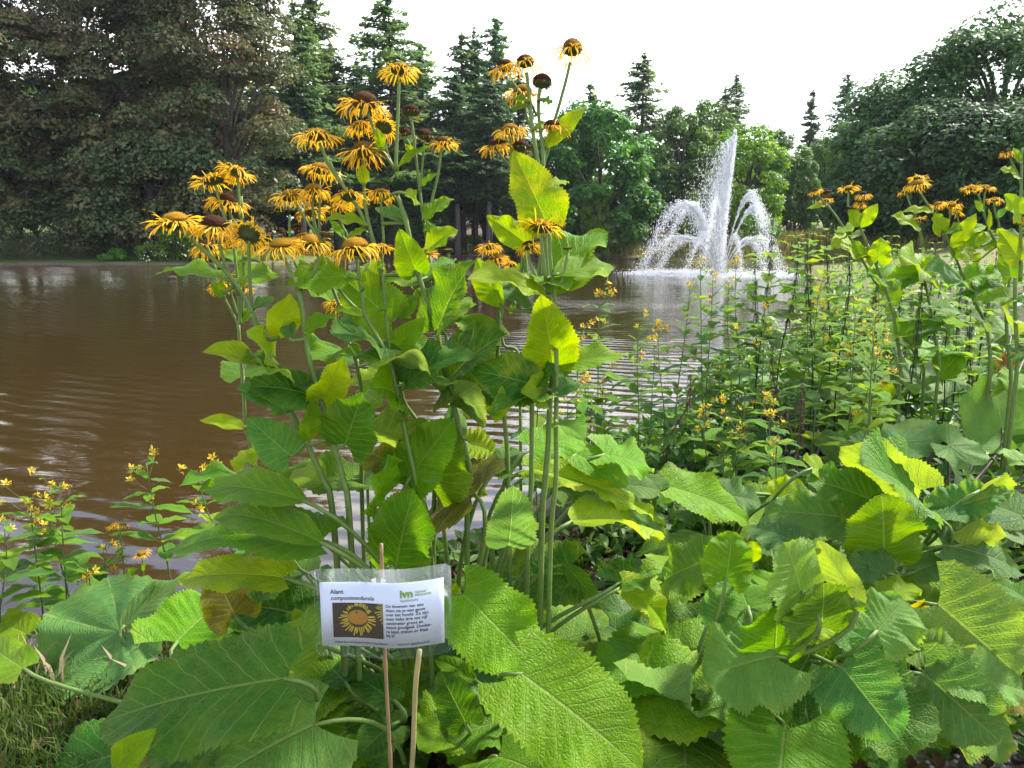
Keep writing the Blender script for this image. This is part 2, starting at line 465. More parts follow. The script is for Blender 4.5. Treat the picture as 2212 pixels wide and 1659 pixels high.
def fir_proto(key, H, R, z0, nw, seed, dens=1.0, r0=.28, needle=.5, ragged=.3):
    rng = np.random.default_rng(seed)
    C = []; N = []; S = []
    br = MB()
    for i in range(nw):
        f = i / (nw - 1)
        zc = z0 + (H - z0) * f ** .92
        env = R * ((1 - f) ** .62 * .93 + .045) * min(1, .55 + f * 2.2)
        for j in range(rng.integers(4, 7)):
            a = rng.uniform(0, 2 * math.pi)
            L = env * rng.uniform(1 - ragged, 1.12); z = min(H - .1, zc + rng.normal() * (H - z0) / nw * .55)
            if rng.random() < .10: L *= .45
            d = np.array([math.cos(a), math.sin(a), 0])
            sag = rng.uniform(.05, .24); up = rng.uniform(-.05, .16)
            m = max(3, int(L / .17 * dens))
            tt = np.linspace(.10, 1, m)
            pts = d[None] * (tt * L)[:, None]
            pts[:, 2] = z + L * (up * tt - sag * tt ** 2) + .04 * L * (tt > .85)
            if L > .8:
                br.tube([Vector((0, 0, z)), Vector(pts[m // 2]), Vector(pts[-1])], [.035, .022, .008], 3, False)
            side = np.array([-math.sin(a), math.cos(a), 0])
            for sgn in (-1, 1):
                wdt = L * .30 * (1 - tt * .7) + .08
                p = pts + side[None] * (sgn * wdt * rng.uniform(.1, 1, m))[:, None]
                p[:, 2] -= wdt * rng.uniform(0, .55, m) + .02
                C.append(p); N.append(np.tile(np.array([0, 0, 1.0]) + d * .3 + side * sgn * .35, (m, 1)) + rng.normal(size=(m, 3)) * .35)
    C.append(np.stack((rng.normal(size=14) * .05, rng.normal(size=14) * .05, H - rng.uniform(-.25, 1.2, 14)), -1)); N.append(rng.normal(size=(14, 3)) + np.array([0, 0, .3]))
    V, F = cards(np.concatenate(C), np.concatenate(N), needle, rng, .36, .35)
    cm = mesh(key + '_crown', V, F)
    mb = MB(); mb.tube([(0, 0, -.4), (0, 0, H * .3), (.05, 0, H * .6), (0, 0, H)], [r0 * 1.2, r0 * .8, r0 * .5, .02], 7)
    TREE_PROTO[key] = (mb.mesh(key + '_trunk'), br.mesh(key + '_limbs'), cm)
M_FIR = foliage_mat('fir_needles', [(.034, .070, .026), (.080, .145, .044), (.17, .25, .062)], .4, .55, .3)
M_LEAF = foliage_mat('broadleaf_foliage', [(.030, .072, .012), (.068, .145, .020), (.135, .235, .030)], .34, .55, .35, .25)
M_BRIGHT = foliage_mat('bright_foliage', [(.045, .11, .010), (.11, .21, .018), (.19, .30, .028)], .4, .5, .35)
M_OAK = foliage_mat('dark_oak_foliage', [(.016, .046, .012), (.036, .090, .018), (.085, .165, .028)], .34, .55, .35, .22)
M_BEECH = foliage_mat('copper_beech_foliage', [(.026, .058, .018), (.058, .095, .030), (.120, .110, .046), (.21, .125, .058)], .3, .46, .22, .28)

fir_proto('fir_a', 19, 5.6, 3.0, 36, 11, 1.5)
fir_proto('fir_b', 19, 4.6, 4.0, 34, 12, 1.5, ragged=.45)
fir_proto('fir_c', 19, 4.6, 7.0, 27, 13, 1.5, ragged=.5)
fir_proto('spruce', 14, 2.6, 1.0, 28, 14, 1.5, needle=.6, ragged=.22)
leafy_proto('oak_a', 12, 4.4, 4.2, 1.2, 95, 1.15, 150, .42, 21)
leafy_proto('oak_b', 12, 3.8, 4.0, 1.6, 80, 1.25, 150, .42, 22, base=.45)
leafy_proto('oak_c', 12, 4.8, 4.4, .6, 110, 1.0, 140, .40, 23, base=.28)
leafy_proto('thin_tree', 17, 2.6, 2.6, 6.5, 60, .95, 110, .36, 24, inner=.2, base=.5, r0=.22)
def tree(kind, name, x, y, h, label, cat='tree', group=None, mat=None, color=(1, 1, 1), rz=None, sx=1.0, trunk=None, z=None):
    tm, lm, cm = TREE_PROTO[kind]
    H0 = {'fir_a': 19, 'fir_b': 19, 'fir_c': 19, 'spruce': 14, 'thin_tree': 17, 'beech': 22, 'big_oak': 16}.get(kind, 12)
    s = h / H0
    o = thing(name, (x, y, gz(x, y) if z is None else z), label, cat, group, rnd.uniform(0, 6.28) if rz is None else rz)
    o.scale = (s * sx, s * sx, s)
    for nm_, me, mt in (('trunk', tm, trunk or bark), ('limbs', lm, trunk or bark), ('crown', cm, mat)):
        c = bpy.data.objects.new(nm_, me); COL.objects.link(c); c.parent = o
        c.color = (*color, 1)
        if not me.materials: me.materials.append(mt)
        c.material_slots[0].link = 'OBJECT'; c.material_slots[0].material = mt
    return o
def tree_px(kind, name, u, vtop, d, label, **k):
    p = P(u, vtop, d)
    g = gz(p.x, d)
    return tree(kind, name, p.x, d, p.z - g, label, **k)

# conifers along the far shore: (kind, u of the top, v of the top, distance, spread, shade, label)
FG = 'conifers behind the far shore'
for kind, u, v, d, sx, shade, lab in [
    ('fir_b', 632, 4, 60, 1.15, (1.0, 1.0, .9), 'pale green conifer just right of the copper beech, front one of a close pair'),
    ('fir_c', 668, -30, 63, 1.0, (1.05, 1.05, .9), 'tall sparse conifer rising right behind the front one of the close pair'),
    ('fir_c', 712, 92, 66, 1.1, (.8, .95, 1.0), 'thin topped blue green conifer between the close pair and the broad layered fir'),
    ('fir_a', 838, -4, 67, 1.25, (1.0, 1.15, .85), 'broad layered fir with sunlit yellow green branches, widest against the sky'),
    ('fir_b', 905, 92, 70, 1.0, (.85, 1.0, 1.0), 'slim conifer pressed against the right side of the broad layered fir'),
    ('fir_b', 996, 74, 74, 1.15, (.9, 1.0, .95), 'double topped conifer left of the pointed spire behind the flower stalks'),
    ('fir_c', 1024, 64, 75, .8, (.9, 1.0, .95), 'narrow conifer top showing close beside the double topped conifer'),
    ('fir_b', 1070, 38, 76, .95, (.85, 1.0, 1.0), 'pointed spire conifer rising behind the cluster of domed flower heads'),
    ('spruce', 1275, 182, 80, .9, (.9, 1.0, 1.05), 'small distant conifer tip peeping over the round green tree'),
    ('fir_c', 1392, 118, 78, 1.3, (.9, 1.05, .8), 'tall airy tree with feathery crown left of the fountain'),
    ('fir_c', 1568, 190, 80, 1.05, (.75, .9, .95), 'ragged conifer standing left of its pointed twin above the fountain'),
    ('fir_b', 1592, 160, 82, .85, (.75, .9, .95), 'pointed conifer of the twin pair directly above the fountain jet'),
    ('spruce', 1757, 198, 88, .85, (.55, .6, .62), 'dark lone spruce with bare sky on both sides right of the fountain'),
    ('fir_b', 1833, 160, 86, 1.0, (.7, .85, .95), 'tall conifer right of the dark lone spruce'),
    ('fir_c', 1892, 196, 86, 1.1, (.8, .95, 1.0), 'thin conifer leaning into the big dark oaks'),
]:
    tree_px(kind, 'conifer' if 'tree' not in lab else 'airy_tree', u, v, d, lab, group=FG, mat=M_FIR, color=shade, sx=sx)
# broadleaved trees of the far shore
BG = 'broadleaved trees along the far shore'
for kind, u, v, d, sx, mat, shade, lab in [
    ('oak_c', 1300, 208, 66, 1.0, M_LEAF, (.9, 1.1, 1.0), 'large round deep green tree whose branches hang over the far shore'),
    ('oak_b', 1230, 240, 70, .8, M_LEAF, (.75, .95, .9), 'dark rounded tree behind the left shoulder of the large round tree'),
    ('oak_a', 1480, 235, 72, .8, M_LEAF, (1.0, .95, .7), 'olive green tree just left of the fountain jet'),
    ('oak_b', 1530, 215, 76, .65, M_LEAF, (.9, 1.05, .8), 'rounded green crown below the twin conifers'),
    ('oak_b', 1622, 268, 60, .95, M_BRIGHT, (1.15, 1.2, .8), 'bright yellow green sunlit tree right behind the fountain jet'),
    ('oak_a', 1700, 284, 74, .85, M_LEAF, (1.0, 1.05, .85), 'mid green tree between the bright tree and the lone spruce'),
    ('oak_c', 1795, 290, 76, .7, M_LEAF, (1.15, 1.1, .8), 'yellowish green round tree beneath the tall right conifers'),
    ('oak_b', 1850, 262, 70, .7, M_LEAF, (.95, 1.05, .85), 'green tree at the edge of the big dark oaks'),
    ('oak_c', 1740, 330, 66, .55, M_LEAF, (.8, 1.0, .8), 'low leafy tree behind the right falling water arc'),
    ('oak_a', 1290, 410, 62, .55, M_LEAF, (1.2, 1.2, .8), 'small light green tree drooping to the water below the large round tree'),
    ('oak_b', 1500, 412, 62, .42, M_BRIGHT, (.8, .9, .8), 'small bright sapling behind the left water spray'),
    ('oak_a', 1400, 330, 70, .6, M_LEAF, (.55, .75, .8), 'shady tree behind the right shoulder of the large round tree'),
]:
    tree_px(kind, 'broadleaf_tree', u, v, d, lab, group=BG, mat=mat, color=shade, sx=sx)
# the darker wood behind: trees nothing in the picture tells apart
for i in range(46):
    u = 560 + i * 33 + rnd.uniform(-14, 14)
    d = rnd.uniform(80, 100)
    lim = 300 if u < 1150 else 330
    k = rnd.choice(['oak_a', 'oak_b', 'oak_c', 'fir_a', 'fir_b'])
    v = lim + rnd.uniform(-30, 50)
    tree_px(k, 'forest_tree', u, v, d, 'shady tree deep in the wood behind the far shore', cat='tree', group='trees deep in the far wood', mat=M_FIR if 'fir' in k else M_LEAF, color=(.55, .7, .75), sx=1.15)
for i, (u, vt, d) in enumerate([(985, 330, 69), (1055, 330, 68), (905, 340, 71), (800, 345, 72), (720, 330, 66), (640, 330, 58), (770, 300, 70), (1120, 330, 72), (870, 310, 74)]):
    k = 'fir_c'
    labs = ['fir with a bare pale trunk leaning right in the dark wood, left of two', 'fir with a bare pale trunk in the dark wood, right of two']
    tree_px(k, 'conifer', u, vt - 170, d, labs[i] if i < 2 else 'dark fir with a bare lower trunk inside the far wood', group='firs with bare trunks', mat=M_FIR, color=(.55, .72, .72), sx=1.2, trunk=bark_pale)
for i, (u, v, d) in enumerate([(900, 395, 69), (830, 420, 70), (1105, 420, 70), (960, 380, 75), (700, 420, 64)]):
    tree_px('spruce', 'young_conifer', u, v, d, ['young conifer with hanging branches left of the two bare trunks', 'low young conifer by the shore behind the small flower heads', 'young conifer right of the two bare trunks', 'pale young conifer between the bare trunks', 'low young conifer beside the copper beech'][i], group='young conifers at the far shore', mat=M_FIR, color=(.9, 1.0, .9), sx=1.3)

# the two copper beeches on the left bank
def beech(name, x, y, H, rx, ry, z0, nl, seed, label, rad=1.6, per=620, size=.25, base=.3):
    rng = np.random.default_rng(seed)
    c = lobes(nl, rx, ry, z0, H, rng, .40, base)
    rr = rad * rng.uniform(.6, 1.3, size=nl)
    V, F = crown_cards(c, rr, per, size, rng, .55, .62, .35)
    g = gz(x, y)
    o = thing(name, (x, y, g), label, 'tree', 'copper beeches on the left bank')
    a, b = limbs_mesh(z0, H, .42, c, rng, 14, (.4, 0))
    a.build('trunk', bark, o); b.build('limbs', bark, o)
    new_obj('crown', mesh('crown', V, F), M_BEECH, o)
    return o
p1, p2, p3 = P(140, 500, 50), P(470, 500, 48.5), P(-60, 500, 47)
beech('copper_beech', p1.x, 52, 20.5, 8.6, 5.5, .4, 235, 31, 'huge copper beech at the far left with brown tinged drooping branches', per=600)
beech('copper_beech', p2.x, 50.5, 18.6, 4.6, 4.5, .3, 150, 32, 'dark copper beech nearest the firs with a bulging crown over the left bank', per=300)
beech('copper_beech', p3.x, 47.5, 14, 4.5, 3.2, .2, 80, 33, 'low spreading copper beech hanging over the water at the left edge', per=430)
beech('copper_beech', P(300, 500, 47).x, 48.5, 8.5, 5.0, 2.6, .2, 80, 34, 'low drooping beech boughs above the light green bank shrubs', per=430)
for i in range(17):
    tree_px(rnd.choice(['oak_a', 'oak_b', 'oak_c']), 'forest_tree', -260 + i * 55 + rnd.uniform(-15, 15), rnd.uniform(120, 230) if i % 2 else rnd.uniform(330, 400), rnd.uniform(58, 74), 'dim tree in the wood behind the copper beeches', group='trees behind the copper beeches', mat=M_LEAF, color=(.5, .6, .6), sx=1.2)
# the big dark oaks on the right
def oak(x, y, H, rx, ry, z0, nl, seed, label, rad=1.3, per=330, size=.26, col=(1, 1, 1)):
    rng = np.random.default_rng(seed)
    c = lobes(nl, rx, ry, z0, H, rng, .55, .4)
    rr = rad * rng.uniform(.6, 1.3, size=nl)
    V, F = crown_cards(c, rr, per, size, rng, .7, .62, 0)
    o = thing('dark_oak', (x, y, gz(x, y)), label, 'tree', 'big dark oaks on the right bank')
    a, b = limbs_mesh(z0, H, .5, c, rng, 26)
    a.build('trunk', bark, o); b.build('limbs', bark, o)
    q = new_obj('crown', mesh('crown', V, F), M_OAK, o); q.color = (*col, 1)
def oak_px(u, vtop, d, rx, ry, z0, nl, seed, label, **k):
    p = P(u, vtop, d)
    oak(p.x, d, p.z - gz(p.x, d), rx, ry, z0, nl, seed, label, **k)
oak_px(2190, 20, 46, 5.2, 4.5, 2.0, 130, 41, 'tallest dark oak at the right edge rising to the top of the picture')
oak_px(1960, 165, 50, 3.4, 4, 1.5, 90, 42, 'dark oak with a rounded left shoulder beside the thin conifers', per=300)
oak_px(2080, 230, 42, 4.4, 3.6, .6, 100, 43, 'low wide dark oak behind the right hand yellow flowers', per=300)
oak_px(1930, 330, 48, 3.0, 3, .2, 70, 44, 'low dark tree closing the bank under the rounded dark oak', per=300)
oak_px(2290, 240, 38, 4, 3.4, .3, 80, 45, 'dark oak half out of the picture at the right edge', per=300)
# shrubs on the far banks
def shrub(x, y, w, h, seed, label, mat, col=(1, 1, 1), n=16, per=170, size=.16, group='shrubs on the far banks', name='shrub', cat='shrub'):
    rng = np.random.default_rng(seed)
    c = lobes(n, w / 2, w / 3, .1 * h, h * .85, rng, .3, .4)
    V, F = crown_cards(c, np.full(n, h * .28), per, size, rng, .7)
    o = thing(name, (x, y, gz(x, y) - .05), label, cat, group)
    s = MB()
    for i in range(min(n, 6)):
        s.tube([(0, 0, -.1), tuple(c[i] * .6), tuple(c[i])], [.03, .02, .01], 4, False)
    s.build('stems', bark, o)
    q = new_obj('foliage', mesh('foliage', V, F), mat, o); q.color = (*col, 1)
    return o
for i, (u, v, d, w, h, m, c, lab) in enumerate([
    (400, 575, 45.6, 2.6, 2.3, M_BRIGHT, (.75, .85, .8), 'rounded light green shrub with pale blossom at the end of the left bank'),
    (335, 577, 45.6, 1.6, 1.3, M_BRIGHT, (1.0, .95, 1.0), 'low pale shrub beside the rounded light green shrub'),
    (250, 575, 45.6, 1.8, .8, M_BRIGHT, (.65, 1.0, .8), 'bright low plants at the waterline under the beech'),
    (455, 577, 46.0, 1.6, .7, M_BRIGHT, (1, 1, 1), 'low grassy shrub at the tip of the left bank'),
    (1010, 553, 74.5, 3.0, 1.8, M_LEAF, (1, 1, .9), 'bushy green shrub below the two bare trunks'),
    (1150, 553, 73.5, 4, 1.5, M_LEAF, (.9, 1, .8), 'low green bushes on the brown slope of the far shore'),
    (900, 553, 75, 3, 1.4, M_LEAF, (.6, .7, .6), 'dark low shrub left of the two bare trunks'),
    (1330, 560, 66, 2.4, 1.4, M_LEAF, (.8, 1, .8), 'leafy shrub trailing to the water under the large round tree'),
    (1640, 560, 52, 3.2, 2.8, M_LEAF, (1.0, 1.1, .8), 'grey green shrub on the lawn behind the right water arc'),
    (1480, 553, 68, 4, 2.6, M_LEAF, (.6, .75, .6), 'dark shrub behind the left water arcs'),
    (1850, 545, 54, 4, 1.8, M_LEAF, (.5, .65, .6), 'dark shrub at the back of the right bank lawn'),
    (-40, 572, 46, 6, 4.6, M_BEECH, (.7, .8, .8), 'dark shrub under the beeches at the left edge of the picture'),
    (70, 572, 46.5, 6, 4.2, M_BEECH, (.7, .85, .8), 'dark drooping shrub under the beeches a little in from the left edge'),
    (170, 572, 47, 5, 3.4, M_BEECH, (.75, .85, .8), 'dark shrub under the beeches left of the bright waterline plants'),
]):
    p = P(u, v, d)
    o = shrub(p.x, d, w, h, 60 + i, lab, m, c)
    if i in (0, 1):
        rng = np.random.default_rng(90 + i)
        u_ = rng.normal(size=(110, 3)); u_ /= np.linalg.norm(u_, axis=1, keepdims=True); u_[:, 2] = np.abs(u_[:, 2])
        V, F = cards(u_ * np.array([w * .55, w * .42, h * .95]), u_, .085, rng, .9)
        new_obj('blossom', mesh('blossom', V, F), plain('white_blossom', (.62, .62, .50), .7), o)['kind'] = 'stuff'
# wooden edging of the left bank and the far shore
edge_m = plain('weathered_wood', (.12, .085, .06), .8, .4, 8, .4)
def edging(pts, label, h=.22):
    o = thing('timber_edging', (pts[0][0], pts[0][1], 0), label, 'bank edging', 'timber edging along the pond')
    for (ax, ay), (bx, by) in zip(pts[:-1], pts[1:]):
        L = math.hypot(bx - ax, by - ay); k = max(1, int(L / 2.4))
        for i in range(k):
            x0, y0 = ax + (bx - ax) * i / k, ay + (by - ay) * i / k; x1, y1 = ax + (bx - ax) * (i + .985) / k, ay + (by - ay) * (i + .985) / k
            a = math.atan2(y1 - y0, x1 - x0); m = MB().box((0, 0, 0), (L / k * .985, .07, h))
            b = m.build('board', edge_m, o); b.location = ((x0 + x1) / 2 - pts[0][0], (y0 + y1) / 2 - pts[0][1], h * .3 + rnd.uniform(-.02, .02)); b.rotation_euler.z = a
edging([(-40, 44.45), (-18, 44.9), (-14.4, 47.9), (-12.6, 59.9)], 'weathered timber edging along the waterline of the left bank')
edging([(-8, 72.9), (0, 71.9), (6.2, 66.9), (10.4, 58)], 'weathered timber edging along the waterline of the far shore')
# rough grass on the far right bank and the left bank
def grass_mass(n, fx, size, name, label, mat, seed):
    rng = np.random.default_rng(seed)
    C = fx(n, rng)
    z = ground_z(C[:, 0], C[:, 1])
    ok = pond_dist(C[:, 0], C[:, 1]) > .05
    C = C[ok]; z = z[ok]; n = len(C)
    h = size * rng.uniform(.5, 1.3, n); w = size * .05 * rng.uniform(.7, 1.4, n)
    a = rng.uniform(0, 6.28, n); ln = rng.normal(size=(n, 2)) * .35
    dx, dy = np.cos(a) * w, np.sin(a) * w
    b0 = np.stack((C[:, 0] - dx, C[:, 1] - dy, z - .01), -1); b1 = np.stack((C[:, 0] + dx, C[:, 1] + dy, z - .01), -1)
    m0 = np.stack((C[:, 0] - dx * .7 + ln[:, 0] * h * .35, C[:, 1] - dy * .7 + ln[:, 1] * h * .35, z + h * .6), -1)
    m1 = m0 + np.stack((dx * 1.4, dy * 1.4, dx * 0), -1)
    tp = np.stack((C[:, 0] + ln[:, 0] * h, C[:, 1] + ln[:, 1] * h, z + h * .92), -1)
    V = np.stack((b0, b1, m1, m0, tp), 1).reshape(-1, 3)
    i = np.arange(n)[:, None] * 5
    f4 = i + np.array([[0, 1, 2, 3]]); f3 = i + np.array([[3, 2, 4]])
    o = new_obj(name, mesh(name, V, f4.tolist() + f3.tolist()), mat)
    tag(o, label, 'grass', None, 'stuff')
M_DRY = foliage_mat('meadow_grass', [(.06, .08, .018), (.13, .13, .035), (.22, .17, .06)], .3, .7, .2)
M_GRASS = foliage_mat('lawn_grass', [(.026, .058, .010), (.056, .108, .018), (.115, .135, .035)], .3, .6, .25, 3.0)
grass_mass(9000, lambda n, r: np.stack((r.uniform(5, 30, n), r.uniform(38, 66, n)), -1), .75, 'meadow_grass', 'tall straw coloured grass on the far right bank', M_DRY, 3)
grass_mass(3000, lambda n, r: np.stack((r.uniform(-20, -12.5, n), r.uniform(45, 50, n)), -1), .4, 'bank_grass', 'short bright grass along the tip of the left bank', M_GRASS, 4)
grass_mass(2500, lambda n, r: np.stack((r.uniform(-8, 8, n), r.uniform(66, 76, n)), -1), .6, 'shore_grass', 'thin grass on the brown slope of the far shore', M_DRY, 5)

# ------------------------------------------------------------------ fountain
t = NT('white_water')
wa = t.prin((.95, .96, .97), .25, None, .6)
wt = t.n('BsdfTranslucent', {'Color': (.9, .92, .95, 1)}).outputs[0]
M_SPRAY = t.out(t.mixs(.5, wa, wt))
fo = thing('fountain', FB, 'white pond fountain with a tall central jet and a ring of arching side jets', 'fountain')
rng = np.random.default_rng(5)
OCT = np.array([(1, 0, 0), (0, 1, 0), (-1, 0, 0), (0, -1, 0), (0, 0, 1), (0, 0, -1)], float)
OF = np.array([(0, 1, 4), (1, 2, 4), (2, 3, 4), (3, 0, 4), (1, 0, 5), (2, 1, 5), (3, 2, 5), (0, 3, 5)])
def drops(pts, r, stretch=1.6):
    n = len(pts); r = np.asarray(r).reshape(-1, 1, 1) * np.ones((n, 1, 1))
    sc = OCT[None] * r; sc = sc * np.array([1, 1, stretch])
    V = (pts[:, None, :] + sc).reshape(-1, 3)
    F = (np.arange(n)[:, None, None] * 6 + OF[None]).reshape(-1, 3)
    return V, F
HJ = P(1578, 285, 34).z
# central jet: a dense tapering column and the spray that drifts off to the left
n = 15000
f = rng.uniform(0, 1, n) ** .9
wid = .022 + .035 * np.sqrt(f) * (1 - f) ** .5 + .02 * f
pts = np.stack((rng.normal(size=n) * wid * .62 + .40 * f ** 1.2 * .9, rng.normal(size=n) * wid * .62, f * HJ), -1)
V, F = drops(pts, .014 * rng.uniform(.5, 1.5, n), 6)
new_obj('central_jet', mesh('central_jet', V, F), M_SPRAY, fo)['kind'] = 'stuff'
n = 17000
f = rng.beta(1.7, 1.7, n)
dr = rng.exponential(.50, n) * (1 - f) ** .45 * np.minimum(1, .25 + 1.6 * f)
pts = np.stack((.36 * f ** 1.2 - dr + rng.normal(size=n) * .06, rng.normal(size=n) * .30 * (1 - .5 * f), f * HJ * .98), -1)
V, F = drops(pts, .0075 * rng.uniform(.5, 1.5, n), 4)
new_obj('drifting_spray', mesh('drifting_spray', V, F), M_SPRAY, fo)['kind'] = 'stuff'
def streaks(p, vel, r, ln):
    """thin streaks of water at p flying along vel"""
    n = len(p); T = vel / np.maximum(np.linalg.norm(vel, axis=1, keepdims=True), 1e-6)
    A = np.cross(T, np.array([.3, 1, .2])); A /= np.linalg.norm(A, axis=1, keepdims=True); B = np.cross(T, A)
    r = np.asarray(r).reshape(-1, 1) * np.ones((n, 1)); ln = np.asarray(ln).reshape(-1, 1) * np.ones((n, 1))
    V = np.stack((p + A * r, p + B * r, p - A * r, p - B * r, p + T * ln, p - T * ln), 1).reshape(-1, 3)
    F = (np.arange(n)[:, None, None] * 6 + OF[None]).reshape(-1, 3)
    return V, F
def arc(az, hgt, rng_, spread, n, size, lean=0.0):
    """the water of one jet thrown from the nozzle ring"""
    tt = rng.uniform(0, 1, n) ** .8
    pulse = np.exp(rng.normal(size=n) * .035); hh = hgt * pulse; rr = rng_ * pulse
    s = spread * (.05 + tt ** 1.4)
    r = .12 + rr * tt
    z = 4 * hh * tt * (1 - tt * .99) - np.abs(rng.exponential(s * .9))
    drift = lean * tt ** 2 * (1 + rng.exponential(.5, n))
    p = np.stack((math.cos(az) * r + rng.normal(size=n) * s * .55 + drift, math.sin(az) * r + rng.normal(size=n) * s * .55, z), -1)
    v = np.stack((math.cos(az) * rr, math.sin(az) * rr, 4 * hh * (1 - 2 * tt)), -1)
    ok = p[:, 2] > 0
    p, v, tt = p[ok], v[ok], tt[ok]
    V, F = streaks(p, v, size * rng.uniform(.4, 1.3, len(p)), size * rng.uniform(1.5, 11, len(p)) * (1.3 - tt))
    new_obj('water_arc', mesh('water_arc', V, F), M_SPRAY, fo)['kind'] = 'stuff'
for i in range(6):
    a = 2 * math.pi * (i + .06 + rng.uniform(-.12, .12)) / 6
    arc(a, 3.2 * rng.uniform(.88, 1.04), 2.9 * rng.uniform(.9, 1.05), .11, 3000, .0088, -.30)
for i in range(7):
    a = 2 * math.pi * (i + .45 + rng.uniform(-.15, .15)) / 7
    arc(a, 1.72 * rng.uniform(.85, 1.05), 3.1 * rng.uniform(.9, 1.05), .08, 2200, .0085, -.28)
# low fan jet left of the main column
n = 4200
f = rng.uniform(0, 1, n) ** .8
pts = np.stack((-1.05 * f - rng.exponential(.28, n) * f * .8 + rng.normal(size=n) * .04, rng.normal(size=n) * .15, 3.05 * f * (1.15 - .15 * f) - rng.exponential(.12, n)), -1)
pts[:, 2] = np.maximum(pts[:, 2], 0)
V, F = drops(pts, .011 * rng.uniform(.5, 1.5, n), 3)
new_obj('low_jet', mesh('low_jet', V, F), M_SPRAY, fo)['kind'] = 'stuff'
# splash and foam where the arcs land
n = 9000
a = rng.uniform(0, 2 * math.pi, n); r = np.abs(rng.normal(3.0, .5, n)) * rng.choice([1, 1, .45], n)
pts = np.stack((np.cos(a) * r - .25, np.sin(a) * r, np.abs(rng.exponential(.05, n))), -1)
V, F = drops(pts, .017 * rng.uniform(.4, 1.4, n), .8)
new_obj('splash', mesh('splash', V, F), M_SPRAY, fo)['kind'] = 'stuff'
m = MB(); m.tube([(0, 0, -.15), (0, 0, .02), (0, 0, .05)], [.42, .42, .36], 16)
for i in range(8):
    q = 2 * math.pi * i / 8
    m.tube([(math.cos(q) * .3, math.sin(q) * .3, .02), (math.cos(q) * .36, math.sin(q) * .36, .14)], [.03, .02], 6)
m.build('nozzle_float', plain('dark_metal', (.03, .03, .03), .5), fo)
